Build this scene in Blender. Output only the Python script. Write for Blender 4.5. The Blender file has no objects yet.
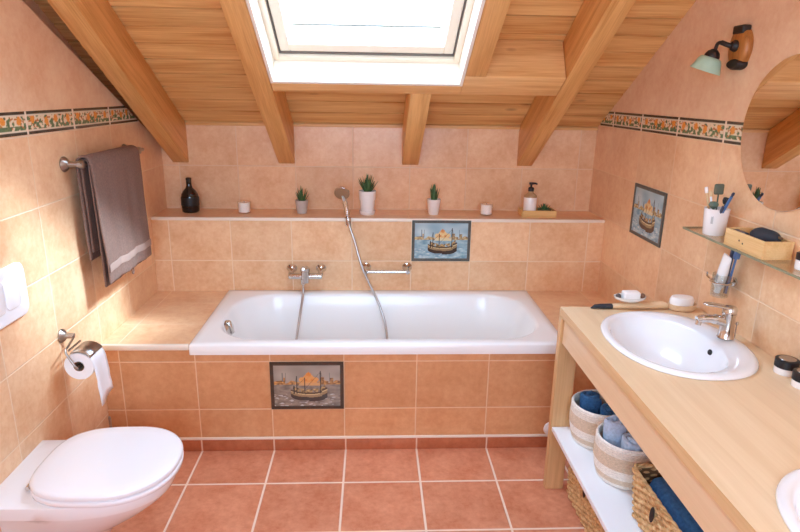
import bpy, bmesh, math, random
from mathutils import Vector, Matrix, noise
R = random.Random(7)
PI = math.pi
sc = bpy.context.scene
COL = sc.collection

# ------------------------------------------------------------------ helpers
def V(*a): return Vector(a)

def obj(name, bm, mat=None, parent=None, smooth=True, angle=38):
    bmesh.ops.recalc_face_normals(bm, faces=bm.faces[:])
    if smooth:
        lim = math.radians(angle)
        for f in bm.faces: f.smooth = True
        for e in bm.edges:
            if len(e.link_faces) == 2 and e.calc_face_angle(0) > lim: e.smooth = False
    me = bpy.data.meshes.new(name)
    bm.to_mesh(me); bm.free()
    o = bpy.data.objects.new(name, me); COL.objects.link(o)
    if mat is not None:
        for m in (mat if isinstance(mat, (list, tuple)) else [mat]): me.materials.append(m)
    if parent is not None:
        o.parent = parent
        o.matrix_parent_inverse = Matrix.Translation(-parent.location)
    return o

def tag(o, label, cat, group=None, kind=None):
    o['label'] = label; o['category'] = cat
    if group: o['group'] = group
    if kind: o['kind'] = kind
    return o

def thing(name, label, cat, loc, group=None, kind=None):
    o = bpy.data.objects.new(name, None); COL.objects.link(o)
    o.location = loc; o.empty_display_size = .05
    return tag(o, label, cat, group, kind)

def struct(o):
    o['kind'] = 'structure'; return o

def copy_tree(o, parent=None):
    c = o.copy(); COL.objects.link(c)
    if parent is not None: c.parent = parent
    for ch in list(o.children): copy_tree(ch, c)
    return c

def add_box(bm, a, b, bev=0.0, seg=2, M=None):
    x0, y0, z0 = a; x1, y1, z1 = b
    vs = [bm.verts.new(p) for p in ((x0,y0,z0),(x1,y0,z0),(x1,y1,z0),(x0,y1,z0),(x0,y0,z1),(x1,y0,z1),(x1,y1,z1),(x0,y1,z1))]
    fs = [bm.faces.new([vs[i] for i in q]) for q in ((3,2,1,0),(4,5,6,7),(0,1,5,4),(1,2,6,5),(2,3,7,6),(3,0,4,7))]
    if bev > 0:
        es = list({e for f in fs for e in f.edges})
        r = bmesh.ops.bevel(bm, geom=es, offset=bev, segments=seg, profile=.5, affect='EDGES')
        vs = list({v for f in r['faces'] for v in f.verts} | {v for v in vs if v.is_valid})
    if M is not None: bmesh.ops.transform(bm, matrix=M, verts=vs)
    return bm

def box(a, b, bev=0.0, seg=2, M=None): return add_box(bmesh.new(), a, b, bev, seg, M)

def loft(bm, rings, closed=True, cap0=True, cap1=True):
    L = [[bm.verts.new(p) for p in r] for r in rings]
    n = len(L[0])
    for a, b in zip(L, L[1:]):
        for i in range(n if closed else n - 1):
            j = (i + 1) % n
            try: bm.faces.new((a[i], a[j], b[j], b[i]))
            except ValueError: pass
    if closed and cap0: bm.faces.new(L[0][::-1])
    if closed and cap1: bm.faces.new(L[-1])
    return L

def add_tube(bm, path, r, seg=10, caps=True, closed=False):
    P = [Vector(p) for p in path]; n = len(P)
    rad = r if isinstance(r, (list, tuple)) else [r] * n
    T = []
    for i in range(n):
        if closed: t = P[(i+1) % n] - P[i-1]
        else: t = P[min(i+1, n-1)] - P[max(i-1, 0)]
        T.append(t.normalized() if t.length > 1e-9 else V(0,0,1))
    up = V(0,0,1) if abs(T[0].z) < .9 else V(1,0,0)
    N = T[0].cross(up).normalized(); rings = []
    for i in range(n):
        N = (N - T[i] * N.dot(T[i])).normalized(); B = T[i].cross(N)
        rings.append([P[i] + (N*math.cos(2*PI*k/seg) + B*math.sin(2*PI*k/seg)) * rad[i] for k in range(seg)])
    if closed: rings.append(rings[0]); loft(bm, rings, cap0=False, cap1=False); bmesh.ops.remove_doubles(bm, verts=bm.verts[:], dist=1e-7)
    else: loft(bm, rings, cap0=caps, cap1=caps)
    return bm

def tube(path, r, seg=10, **k): return add_tube(bmesh.new(), path, r, seg, **k)

def smooth_path(pts, k=8):
    P = [Vector(p) for p in pts]; P = [P[0]*2 - P[1]] + P + [P[-1]*2 - P[-2]]; out = []
    for i in range(1, len(P) - 2):
        a, b, c, d = P[i-1:i+3]
        for j in range(k):
            t = j / k
            out.append(.5*((2*b) + (c-a)*t + (2*a-5*b+4*c-d)*t*t + (3*b-a-3*c+d)*t**3))
    out.append(P[-2]); return out

def add_lathe(bm, prof, seg=32, M=None, cap0=True, cap1=True):
    rings = []
    for r, z in prof:
        ring = [V(r*math.cos(2*PI*k/seg), r*math.sin(2*PI*k/seg), z) for k in range(seg)]
        if M is not None: ring = [M @ p for p in ring]
        rings.append(ring)
    loft(bm, rings, cap0=cap0 and prof[0][0] > 0, cap1=cap1 and prof[-1][0] > 0)
    return bm

def lathe(prof, seg=32, M=None, **k):
    prof = [(max(r, 1e-4), z) for r, z in prof]
    return add_lathe(bmesh.new(), prof, seg, M, **k)

def T(x, y, z): return Matrix.Translation((x, y, z))
def align(loc, d):
    return Matrix.Translation(loc) @ Vector(d).to_track_quat('Z', 'Y').to_matrix().to_4x4()

# ------------------------------------------------------------------ materials
def srgb(r, g, b):
    f = lambda c: c/12.92 if c <= .04045 else ((c+.055)/1.055)**2.4
    return (f(r/255), f(g/255), f(b/255), 1)

class NT:
    def __init__(s, name):
        s.m = bpy.data.materials.new(name); s.m.use_nodes = True
        s.t = s.m.node_tree; s.t.nodes.clear()
        s.out = s.n('ShaderNodeOutputMaterial')
        s.p = s.n('ShaderNodeBsdfPrincipled'); s.l(s.p.outputs[0], s.out.inputs[0])
    def n(s, ty, **k):
        x = s.t.nodes.new(ty)
        for a, b in k.items(): setattr(x, a, b)
        return x
    def l(s, a, b): s.t.links.new(a, b)
    def put(s, sock, v):
        if hasattr(v, 'is_output') or isinstance(v, bpy.types.NodeSocket): s.l(v, sock)
        else: sock.default_value = v
    def math(s, op, a, b=0.0, c=None):
        x = s.n('ShaderNodeMath', operation=op); s.put(x.inputs[0], a); s.put(x.inputs[1], b)
        if c is not None: s.put(x.inputs[2], c)
        return x.outputs[0]
    def mix(s, f, a, b):
        x = s.n('ShaderNodeMix', data_type='RGBA'); s.put(x.inputs[0], f); s.put(x.inputs[6], a); s.put(x.inputs[7], b)
        return x.outputs[2]
    def co(s): return s.n('ShaderNodeTexCoord').outputs['Object']
    def sep(s, v):
        x = s.n('ShaderNodeSeparateXYZ'); s.l(v, x.inputs[0]); return x.outputs
    def comb(s, a, b, c):
        x = s.n('ShaderNodeCombineXYZ'); s.put(x.inputs[0], a); s.put(x.inputs[1], b); s.put(x.inputs[2], c); return x.outputs[0]
    def noise(s, vec, scale, detail=3, rough=.5, dim='3D'):
        x = s.n('ShaderNodeTexNoise', noise_dimensions=dim); s.l(vec, x.inputs['Vector'])
        x.inputs['Scale'].default_value = scale; x.inputs['Detail'].default_value = detail; x.inputs['Roughness'].default_value = rough
        return x.outputs[0]
    def wn(s, vec):
        x = s.n('ShaderNodeTexWhiteNoise', noise_dimensions='3D'); s.l(vec, x.inputs[0]); return x.outputs[0]
    def ramp(s, f, stops):
        x = s.n('ShaderNodeValToRGB'); s.l(f, x.inputs[0]); cr = x.color_ramp
        while len(cr.elements) < len(stops): cr.elements.new(.5)
        for e, (p, c) in zip(cr.elements, stops): e.position = p; e.color = c
        return x.outputs[0]
    def bump(s, h, strength=.3, dist=.01):
        x = s.n('ShaderNodeBump'); x.inputs['Strength'].default_value = strength; x.inputs['Distance'].default_value = dist
        s.l(h, x.inputs['Height']); s.l(x.outputs[0], s.p.inputs['Normal'])
    def vmap(s, vec, scale):
        x = s.n('ShaderNodeMapping'); s.l(vec, x.inputs[0]); x.inputs['Scale'].default_value = scale; return x.outputs[0]

def plain(name, col, rough=.5, metal=0.0, coat=0.0, var=0.0, vscale=8, bump=0.0, bscale=60, sss=0.0):
    k = NT(name); k.p.inputs['Roughness'].default_value = rough; k.p.inputs['Metallic'].default_value = metal
    k.p.inputs['Coat Weight'].default_value = coat; k.p.inputs['Coat Roughness'].default_value = .08
    if var:
        f = k.noise(k.co(), vscale, 4)
        d = tuple(c*(1-var) for c in col[:3]) + (1,); e = tuple(min(1, c*(1+var)) for c in col[:3]) + (1,)
        k.l(k.ramp(f, [(.3, d), (.7, e)]), k.p.inputs['Base Color'])
    else: k.p.inputs['Base Color'].default_value = col
    if bump: k.bump(k.noise(k.co(), bscale, 3), bump, .004)
    return k.m

def tile_mat(name, au, av, ou, ov, su, sv, gw, ca, cb, cg, rough=.3, tilevar=.12, lines=True):
    """glazed tiles laid in a grid; au/av pick the surface's two axes"""
    k = NT(name); co = k.co(); s = k.sep(co)
    u = k.math('DIVIDE', k.math('SUBTRACT', s[au], ou), su); v = k.math('DIVIDE', k.math('SUBTRACT', s[av], ov), sv)
    n1 = k.noise(co, 6, 5, .65); n2 = k.noise(co, 34, 5, .7)
    m = k.math('ADD', k.math('MULTIPLY', n1, .55), k.math('MULTIPLY', n2, .45))
    base = k.ramp(m, [(.38, ca), (.62, cb)])
    if lines:
        cell = k.wn(k.comb(k.math('FLOOR', u), k.math('FLOOR', v), 0.5))
        hv = k.n('ShaderNodeHueSaturation'); k.l(base, hv.inputs['Color'])
        k.l(k.math('ADD', k.math('MULTIPLY', cell, tilevar), 1 - tilevar/2), hv.inputs['Value'])
        base = hv.outputs[0]
        def edge(t, size):
            f = k.math('FRACT', t); d = k.math('MINIMUM', f, k.math('SUBTRACT', 1.0, f))
            return k.math('MULTIPLY', d, size)
        d = k.math('MINIMUM', edge(u, su), edge(v, sv))
        mr = k.n('ShaderNodeMapRange', interpolation_type='SMOOTHSTEP'); k.l(d, mr.inputs[0])
        mr.inputs[1].default_value = gw*.5; mr.inputs[2].default_value = gw*.5 + .0022
        tile = mr.outputs[0]
        k.l(k.mix(tile, cg, base), k.p.inputs['Base Color'])
        k.l(k.math('SUBTRACT', .85, k.math('MULTIPLY', tile, .85 - rough)), k.p.inputs['Roughness'])
        h = k.math('ADD', k.math('MULTIPLY', tile, 1.0), k.math('MULTIPLY', n2, .25))
        k.bump(h, .5, .0025)
    else:
        k.l(base, k.p.inputs['Base Color']); k.p.inputs['Roughness'].default_value = rough
        k.bump(n2, .2, .003)
    k.p.inputs['Specular IOR Level'].default_value = .4
    return k.m

def wood_mat(name, axis, ca, cb, ck=None, scale=1.0, rough=.45, pitch=None, phase=0.0, pax=1, var=.25, knots=True, grain=1.0, rot=0.0):
    """timber with grain along one axis; pitch splits it into boards across axis pax"""
    k = NT(name); co = k.co()
    if rot:
        rm = k.n('ShaderNodeMapping'); k.l(co, rm.inputs[0]); rm.inputs['Rotation'].default_value = (rot, 0, 0); co = rm.outputs[0]
    s = k.sep(co)
    sc3 = [20*scale, 20*scale, 20*scale]; sc3[axis] = 1.1*scale
    vec = co; cell = None
    if pitch:
        cell = k.math('FLOOR', k.math('DIVIDE', k.math('SUBTRACT', s[pax], phase), pitch))
        off = k.math('MULTIPLY', k.wn(k.comb(cell, 1.7, 3.1)), 7.0)
        va = k.n('ShaderNodeVectorMath', operation='ADD'); k.l(co, va.inputs[0]); k.l(k.comb(off, k.math('MULTIPLY', off, .0), k.math('MULTIPLY', off, 1.7)), va.inputs[1])
        vec = va.outputs[0]
    mp = k.vmap(vec, sc3)
    n1 = k.noise(mp, 1.0, 5, .55); n1.node.inputs['Distortion'].default_value = .6
    sc4 = [150*scale]*3; sc4[axis] = 4*scale
    n2 = k.noise(k.vmap(vec, sc4), 1.0, 3, .6)
    f = k.math('ADD', k.math('MULTIPLY', n1, .62), k.math('MULTIPLY', n2, .38*grain))
    base = k.ramp(f, [(.36, ca), (.60, cb)])
    if cell is not None:
        hv = k.n('ShaderNodeHueSaturation'); k.l(base, hv.inputs['Color'])
        k.l(k.math('ADD', 1 - var/2, k.math('MULTIPLY', k.wn(k.comb(cell, 9.2, .4)), var)), hv.inputs['Value'])
        base = hv.outputs[0]
    if knots and ck:
        sk = [7*scale]*3; sk[axis] = 3.2*scale
        vo = k.n('ShaderNodeTexVoronoi', feature='F1'); k.l(k.vmap(vec, sk), vo.inputs['Vector']); vo.inputs['Scale'].default_value = 1.0
        vo.inputs['Randomness'].default_value = 1.0
        wnk = k.wn(vo.outputs['Color'])
        mr = k.n('ShaderNodeMapRange'); k.l(vo.outputs['Distance'], mr.inputs[0]); mr.inputs[1].default_value = .03; mr.inputs[2].default_value = .16; mr.inputs[3].default_value = .9; mr.inputs[4].default_value = 0
        kn = k.math('MULTIPLY', mr.outputs[0], k.math('GREATER_THAN', wnk, .55))
        base = k.mix(kn, base, ck)
    k.l(base, k.p.inputs['Base Color']); k.p.inputs['Roughness'].default_value = rough
    k.bump(n2, .15, .002)
    return k.m

def attr_mat(name, rough=.3, coat=.2):
    k = NT(name); a = k.n('ShaderNodeAttribute'); a.attribute_name = 'paint'
    k.l(a.outputs['Color'], k.p.inputs['Base Color']); k.p.inputs['Roughness'].default_value = rough
    k.p.inputs['Coat Weight'].default_value = coat
    return k.m

def glass_mat(name, tint=(1,1,1,1), ior=1.45, rough=0.0):
    """thin clear pane: lets light through, mirrors a little at grazing angles"""
    m = bpy.data.materials.new(name); m.use_nodes = True; t = m.node_tree; t.nodes.clear()
    o = t.nodes.new('ShaderNodeOutputMaterial'); mx = t.nodes.new('ShaderNodeMixShader')
    tr = t.nodes.new('ShaderNodeBsdfTransparent'); tr.inputs[0].default_value = tint
    gl = t.nodes.new('ShaderNodeBsdfGlossy'); gl.inputs['Roughness'].default_value = rough
    lw = t.nodes.new('ShaderNodeLayerWeight'); lw.inputs[0].default_value = .5   # facing: the same from both sides
    pw = t.nodes.new('ShaderNodeMath'); pw.operation = 'POWER'; pw.inputs[1].default_value = 5; t.links.new(lw.outputs['Facing'], pw.inputs[0])
    fr = t.nodes.new('ShaderNodeMath'); fr.operation = 'MULTIPLY_ADD'; fr.inputs[1].default_value = .8; fr.inputs[2].default_value = ((ior-1)/(ior+1))**2; t.links.new(pw.outputs[0], fr.inputs[0])
    t.links.new(fr.outputs[0], mx.inputs[0]); t.links.new(tr.outputs[0], mx.inputs[1]); t.links.new(gl.outputs[0], mx.inputs[2]); t.links.new(mx.outputs[0], o.inputs[0])
    return m

PA, PB, PG = srgb(226,174,130), srgb(242,203,162), srgb(242,212,180)
M = {}
M['tile_left']  = tile_mat('peach_tile_left', 1, 2, .031, .200, .345, .258, .003, PA, PB, PG)
M['tile_right'] = tile_mat('peach_tile_right', 1, 2, .072, .230, .362, .2525, .003, PA, PB, srgb(240,206,172))
M['tile_back']  = tile_mat('peach_tile_back', 0, 2, .350, .2165, .339, .2535, .0035, PA, PB, srgb(236,202,168))
M['tile_ledge'] = tile_mat('peach_tile_ledge', 0, 2, .350, .221, .339, .2535, .004, PA, PB, PG)
M['tile_apron'] = tile_mat('peach_tile_apron', 0, 2, -.002, -.026, .339, .2435, .003, srgb(208,146,98), srgb(224,168,122), srgb(234,196,160))  # same peach tile, with the shade on the bath front put into darker colours
M['tile_deck']  = tile_mat('peach_tile_deck', 0, 1, -.003, .255, .339, .31, .004, PA, PB, PG)
M['plaster']    = tile_mat('peach_plaster', 0, 2, 0, 0, 1, 1, .004, srgb(230,184,146), srgb(242,208,172), PG, rough=.55, lines=False)
M['tile_floor'] = tile_mat('terracotta_tile', 0, 1, .003, -.264, .341, .311, .007, srgb(194,118,84), srgb(218,150,116), srgb(236,210,188), rough=.28, tilevar=.08)
M['skirt']      = tile_mat('terracotta_skirting', 0, 2, .003, -.5, .341, 1.0, .005, srgb(174,98,64), srgb(196,120,84), srgb(226,188,164), rough=.3, tilevar=.08)
M['white_trim'] = plain('ivory_trim', srgb(240,226,208), .35)
WA, WB, WK = srgb(190,124,70), srgb(222,164,106), srgb(120,66,30)
M['planks'] = wood_mat('pine_boards', 0, srgb(206,140,72), srgb(240,192,124), WK, 1.0, .45, pitch=.1065, phase=.923-.1065*40, var=.2)
M['beam']   = wood_mat('pine_beam', 1, srgb(204,142,74), srgb(236,184,116), srgb(140,82,40), 1.3, .45, rot=math.atan(.585))
M['header'] = wood_mat('pine_header', 0, srgb(212,152,88), srgb(240,192,130), srgb(150,92,48), 1.3, .45)
M['birch']  = wood_mat('pale_birch', 1, srgb(226,194,154), srgb(236,208,172), None, .9, .4, knots=False, pitch=.12, phase=.03, pax=0, var=.03, grain=.7)
M['birch_v']  = wood_mat('birch_upright', 2, srgb(196,152,102), srgb(218,176,126), None, .9, .4, knots=False)  # darker copy of the birch: shade on the leg face put into the colour
M['birch_edge'] = wood_mat('birch_edge', 1, srgb(208,168,118), srgb(226,190,142), None, .9, .42, knots=False)
M['bamboo'] = wood_mat('bamboo_box', 1, srgb(220,174,112), srgb(240,202,146), None, 1.6, .45, knots=False)
M['bamboo_x'] = wood_mat('bamboo_tray', 0, srgb(214,168,100), srgb(236,196,130), None, 1.6, .45, knots=False)
M['lampwood'] = wood_mat('lamp_wood', 2, srgb(150,88,36), srgb(196,128,62), None, 1.6, .4, knots=False)
M['white_board'] = plain('white_laminate', srgb(240,240,242), .4)
M['ceramic'] = plain('white_ceramic', srgb(240,240,242), .12, coat=.5)
M['enamel'] = plain('white_enamel', srgb(240,238,236), .24, coat=.15)
M['seat'] = plain('white_seat_plastic', srgb(242,243,247), .22, coat=.2)
M['plastic'] = plain('white_plastic', srgb(240,242,246), .3)
M['chrome'] = plain('chrome', srgb(214,210,206), .12, metal=1)
M['steel'] = plain('brushed_steel', srgb(176,168,162), .3, metal=1)
M['hose'] = plain('steel_hose', srgb(190,186,184), .28, metal=1)
M['dark'] = plain('dark_hole', srgb(22,20,20), .6)
M['rubber'] = plain('brown_nozzle', srgb(150,112,80), .5)  # brown reflection on the shower head, put into the plate colour
M['towel'] = plain('taupe_terry', srgb(130,102,90), .95, var=.16, vscale=120, bump=.5, bscale=420)
M['towel_band'] = plain('taupe_band', srgb(168,142,130), .8, bump=.2, bscale=300)
M['navy'] = plain('navy_terry', srgb(56,102,148), .95, var=.25, vscale=90, bump=.6, bscale=380)
M['greyblue'] = plain('greyblue_terry', srgb(188,204,226), .95, var=.14, vscale=90, bump=.6, bscale=380)
M['paper'] = plain('tissue_paper', srgb(244,244,246), .9, bump=.1, bscale=200)
M['card'] = plain('cardboard_core', srgb(150,122,98), .9)
M['blackglass'] = plain('black_bottle_glass', srgb(20,16,16), .12, coat=.5)
M['wax'] = plain('candle_wax', srgb(252,246,238), .5)
M['glass'] = glass_mat('clear_glass', (1,1,1,1), 1.3)
M['toothglass'] = glass_mat('pressed_glass', (.93,.95,.94,1), 2.2, .12)
M['pane'] = glass_mat('window_pane', (.98,.99,1,1))
M['shelfglass'] = glass_mat('shelf_glass', (.95,.98,.955,1), 1.5)
M['glassedge'] = plain('glass_edge', srgb(140,138,110), .15)
M['grey_pot'] = plain('grey_pot', srgb(196,184,176), .7, var=.06)
M['white_pot'] = plain('white_pot', srgb(242,236,232), .25, coat=.3)
M['soil'] = plain('potting_soil', srgb(62,46,36), .95, bump=.8, bscale=200)
M['leaf'] = plain('aloe_green', srgb(72,106,62), .5, var=.3, vscale=40)
M['leaf2'] = plain('cactus_green', srgb(78,112,68), .5, var=.3, vscale=50)
M['black'] = plain('black_plastic', srgb(26,26,30), .4)
M['charcoal'] = plain('charcoal_cloth', srgb(46,46,52), .8)
M['amber'] = plain('pale_liquid_glass', srgb(186,150,110), .15, coat=.4)
M['iron'] = plain('dark_iron', srgb(50,40,34), .5, metal=.3)
k_ = NT('mint_glass'); k_.p.inputs['Base Color'].default_value = srgb(216,238,222); k_.p.inputs['Roughness'].default_value = .3
k_.p.inputs['Transmission Weight'].default_value = .0; k_.p.inputs['Coat Weight'].default_value = .3; tl_ = k_.n('ShaderNodeBsdfTranslucent'); tl_.inputs[0].default_value = srgb(214,240,222); ms_ = k_.n('ShaderNodeMixShader'); ms_.inputs[0].default_value = .5
k_.l(k_.p.outputs[0], ms_.inputs[1]); k_.l(tl_.outputs[0], ms_.inputs[2]); k_.l(ms_.outputs[0], k_.out.inputs[0]); M['mint'] = k_.m
M['bulb'] = plain('bulb_glass', srgb(240,236,226), .3)
M['mirror'] = plain('mirror_silver', (.93,.92,.90,1), .01, metal=1)
M['mirror_edge'] = plain('mirror_edge', srgb(232,224,214), .2)
M['olive'] = plain('olive_rubber', srgb(96,98,80), .7)
M['sage'] = plain('sage_bristle', srgb(104,120,104), .9, bump=.5)
M['blue'] = plain('steel_blue_plastic', srgb(84,118,168), .35)
M['navyplastic'] = plain('dark_blue_plastic', srgb(56,66,90), .35)
M['palewood'] = plain('pale_wood', srgb(226,190,142), .6)
M['bathwood'] = wood_mat('brush_wood', 0, srgb(214,176,132), srgb(236,204,166), None, 2, .5, knots=False)
M['soap'] = plain('white_soap', srgb(246,242,238), .45)
M['stone'] = plain('dark_pumice', srgb(92,78,74), .9, bump=.6, bscale=150)
M['frame'] = plain('cream_window_wood', srgb(246,232,212), .4)
M['lining'] = plain('white_lining', srgb(246,238,224), .5)
M['rubberseal'] = plain('grey_seal', srgb(120,112,104), .6)
k_ = NT('wicker'); c_ = k_.co(); k_.l(k_.ramp(k_.noise(c_, 45, 4), [(.3, srgb(178,134,84)), (.55, srgb(214,172,118)), (.75, srgb(236,204,154))]), k_.p.inputs['Base Color']); k_.p.inputs['Roughness'].default_value = .6; M['wicker'] = k_.m
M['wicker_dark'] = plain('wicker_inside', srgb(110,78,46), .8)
def rope_mat():
    k = NT('striped_rope'); co = k.co(); s = k.sep(co)
    x = k.n('ShaderNodeValToRGB'); x.color_ramp.interpolation = 'CONSTANT'
    w, b = srgb(236,230,220), srgb(212,190,164)
    k.l(k.math('DIVIDE', s[2], .162), x.inputs[0])
    st = [(0, w), (.10, srgb(216,198,174)), (.24, w), (.46, b), (.78, srgb(226,216,202)), (.93, w)]
    while len(x.color_ramp.elements) < len(st): x.color_ramp.elements.new(.5)
    for e, (p, c) in zip(x.color_ramp.elements, st): e.position = p; e.color = c
    hv = k.n('ShaderNodeHueSaturation'); k.l(x.outputs[0], hv.inputs['Color'])
    k.l(k.math('ADD', .62, k.math('MULTIPLY', k.noise(k.vmap(co, (1,1,2.6)), 130, 3), .76)), hv.inputs['Value'])
    k.l(hv.outputs[0], k.p.inputs['Base Color']); k.p.inputs['Roughness'].default_value = .9
    k.bump(k.noise(co, 260, 2), .6, .003); return k.m
M['rope'] = rope_mat()
M['picture'] = attr_mat('painted_tile', .22, .4)
M['frieze'] = attr_mat('painted_frieze', .25, .3)

# ------------------------------------------------------------------ room dimensions
XL, XR, YB, YR = -1.10, 1.46, 1.044, -3.30      # side walls, back wall, rear wall
SL = .585                                        # roof slope (rise per metre towards the room)
def zc(y): return 1.475 - SL*(y - YB)            # board ceiling
def zb(y): return 1.2445 - SL*(y - YB)           # underside of the rafters
YT = -1.90; ZT = zc(YT)                          # where the slope ends and the flat ceiling starts
NRM = V(0, SL, 1).normalized()                   # roof normal, away from the room
FZ0, FZ1 = 1.495, 1.575                          # frieze band
ZD, YL, ZL = .545, .768, .975                    # bath deck height, ledge face, ledge top

# floor
b = box((XL-.15, YR-.15, -.12), (XR+.15, YB+.15, 0)); struct(obj('floor', b, M['tile_floor'], smooth=False))

# side walls: closed outline under the roof, thick, tile below the frieze, plaster above
def side_wall(name, x, out, mt):
    bm = bmesh.new(); x2 = x + out
    def quad(pts, mi):
        f = bm.faces.new([bm.verts.new(p) for p in pts]); f.material_index = mi
    yk = YB - (FZ0 - .04 - 1.475)/SL                   # where the roof line crosses the frieze height
    y0, y1 = YR-.15, YB+.15
    for xx in (x, x2):
        quad([(xx,y0,0),(xx,y1,0),(xx,y1,zc(y1)+.04),(xx,yk,FZ0),(xx,y0,FZ0)], 0)
        quad([(xx,y0,FZ0),(xx,yk,FZ0),(xx,YT,ZT+.04),(xx,y0,ZT+.04)], 1)
    for a, c in (((y0,0),(y1,0)),((y1,0),(y1,zc(y1)+.04)),((y1,zc(y1)+.04),(YT,ZT+.04)),((YT,ZT+.04),(y0,ZT+.04)),((y0,ZT+.04),(y0,0))):
        quad([(x,a[0],a[1]),(x,c[0],c[1]),(x2,c[0],c[1]),(x2,a[0],a[1])], 1)
    bmesh.ops.remove_doubles(bm, verts=bm.verts[:], dist=1e-5)
    return struct(obj(name, bm, [mt, M['plaster']], smooth=False))
# left side: a tiled lining wall that stops at rafter height, the outer wall 15 cm behind it
XO = XL - .15
def ztl(y): return 1.95 - .475*(y + .219)
def left_wall():
    bm = bmesh.new()
    def quad(pts, mi):
        f = bm.faces.new([bm.verts.new(p) for p in pts]); f.material_index = mi
    y0, y1 = YR-.15, YB+.15; yk = (1.95-FZ0)/.475 - .219; ys = -2.0
    for xx in (XL, XO+.002):
        quad([(xx,y0,0),(xx,y1,0),(xx,y1,ztl(y1)),(xx,yk,FZ0),(xx,y0,FZ0)], 0)
        quad([(xx,y0,FZ0),(xx,yk,FZ0),(xx,ys,ztl(ys)),(xx,y0,ztl(ys))], 1)
    for a, c in (((y0,0),(y1,0)),((y1,0),(y1,ztl(y1))),((y1,ztl(y1)),(yk,FZ0)),((yk,FZ0),(ys,ztl(ys))),((ys,ztl(ys)),(y0,ztl(ys))),((y0,ztl(ys)),(y0,0))):
        quad([(XL,a[0],a[1]),(XL,c[0],c[1]),(XO+.002,c[0],c[1]),(XO+.002,a[0],a[1])], 1)
    bmesh.ops.remove_doubles(bm, verts=bm.verts[:], dist=1e-5)
    return bm
wl = struct(obj('wall_left', left_wall(), [M['tile_left'], M['plaster']], smooth=False))
bm = bmesh.new(); pts = [(YR-.15,0),(YB+.15,0),(YB+.15,zc(YB+.15)+.04),(YT,ZT+.04),(YR-.15,ZT+.04)]
loft(bm, [[V(x, y, z) for y, z in pts] for x in (XO-.10, XO)])
obj('outer_wall', bm, M['plaster'], wl, smooth=False)

side_wall('wall_right', XR, .15, M['tile_right'])
struct(obj('wall_back', box((XO, YB, 0), (XR, YB+.15, zc(YB)+.0)), M['tile_back'], smooth=False))

# rear wall with a wide unseen window, added for fill light behind the camera
WX0, WX1, WZ0, WZ1 = -.70, .90, 1.05, 2.35
bm = bmesh.new()
for a, c in (((XO, 0), (WX0, ZT)), ((WX1, 0), (XR, ZT)), ((WX0, 0), (WX1, WZ0)), ((WX0, WZ1), (WX1, ZT))):
    add_box(bm, (a[0], YR-.15, a[1]), (c[0], YR, c[1]))
struct(obj('wall_rear', bm, M['plaster'], smooth=False))
w2 = bpy.data.objects.new('window_2', None); COL.objects.link(w2); w2.location = (.1, YR-.08, WZ0); struct(w2)
bm = bmesh.new()
for a, c in (((WX0, WZ0), (WX0+.06, WZ1)), ((WX1-.06, WZ0), (WX1, WZ1)), ((WX0+.06, WZ0), (WX1-.06, WZ0+.06)), ((WX0+.06, WZ1-.06), (WX1-.06, WZ1)), ((.07, WZ0+.06), (.13, WZ1-.06))):
    add_box(bm, (a[0], YR-.11, a[1]), (c[0], YR-.05, c[1]))
obj('window_frame', bm, M['frame'], w2, smooth=False)
obj('window_pane', box((WX0+.06, YR-.082, WZ0+.06), (WX1-.06, YR-.078, WZ1-.06)), M['pane'], w2, smooth=False)

# ceiling: tongue-and-groove boards running across, a V groove at each joint, opening for the roof window
OX0, OX1, OY1, OY0 = -.330, .532, .30, -.86
def ceiling():
    bm = bmesh.new(); prof = []
    p, g = .1065, .0044; y = .923 + p*2; ys = []
    while y > YT - p:
        ys.append(y); y -= p
    prof = [(YB+.15, 0.0)]
    for y in ys:
        if YT + .01 < y < YB + .14: prof += [(y+g+.0005, 0.0), (y+g, .016), (y-g, .016), (y-g-.0005, 0.0)]
    prof.append((YT, 0.0))
    prof.sort(key=lambda q: -q[0])
    def strip(x0, x1, ya, yb):
        pr = [q for q in prof if yb < q[0] < ya]; pr = [(ya, 0.0)] + pr + [(yb, 0.0)]
        lo = [[bm.verts.new(V(x, yy, zc(yy)) + NRM*d) for yy, d in pr] for x in (x0, x1)]
        hi = [[bm.verts.new(V(x, yy, zc(yy)) + NRM*.03) for yy, d in pr] for x in (x0, x1)]
        for i in range(len(pr)-1):
            bm.faces.new((lo[0][i], lo[1][i], lo[1][i+1], lo[0][i+1])); bm.faces.new((hi[0][i], hi[0][i+1], hi[1][i+1], hi[1][i]))
            for k in (0, 1): bm.faces.new((lo[k][i], lo[k][i+1], hi[k][i+1], hi[k][i]))
        for i in (0, -1): bm.faces.new((lo[0][i], lo[1][i], hi[1][i], hi[0][i]))
    e = OY1 + .10
    strip(XO, OX0, YB+.15, YT); strip(OX1, XR, YB+.15, YT); strip(OX0, OX1, YB+.15, e); strip(OX0, OX1, OY0, YT)
    return bm
c = struct(obj('ceiling', ceiling(), M['planks'], smooth=False))
bm = box((XO, YR-.15, ZT), (XR, YT+.02, ZT+.05)); obj('flat_ceiling', bm, M['plaster'], c, smooth=False)
# closing strip between boards and back wall
struct(obj('trim_1', box((XO+.004, YB-.016, zc(YB)-.014), (XR-.001, YB-.001, zc(YB)+.004), .003), M['header']))

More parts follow.
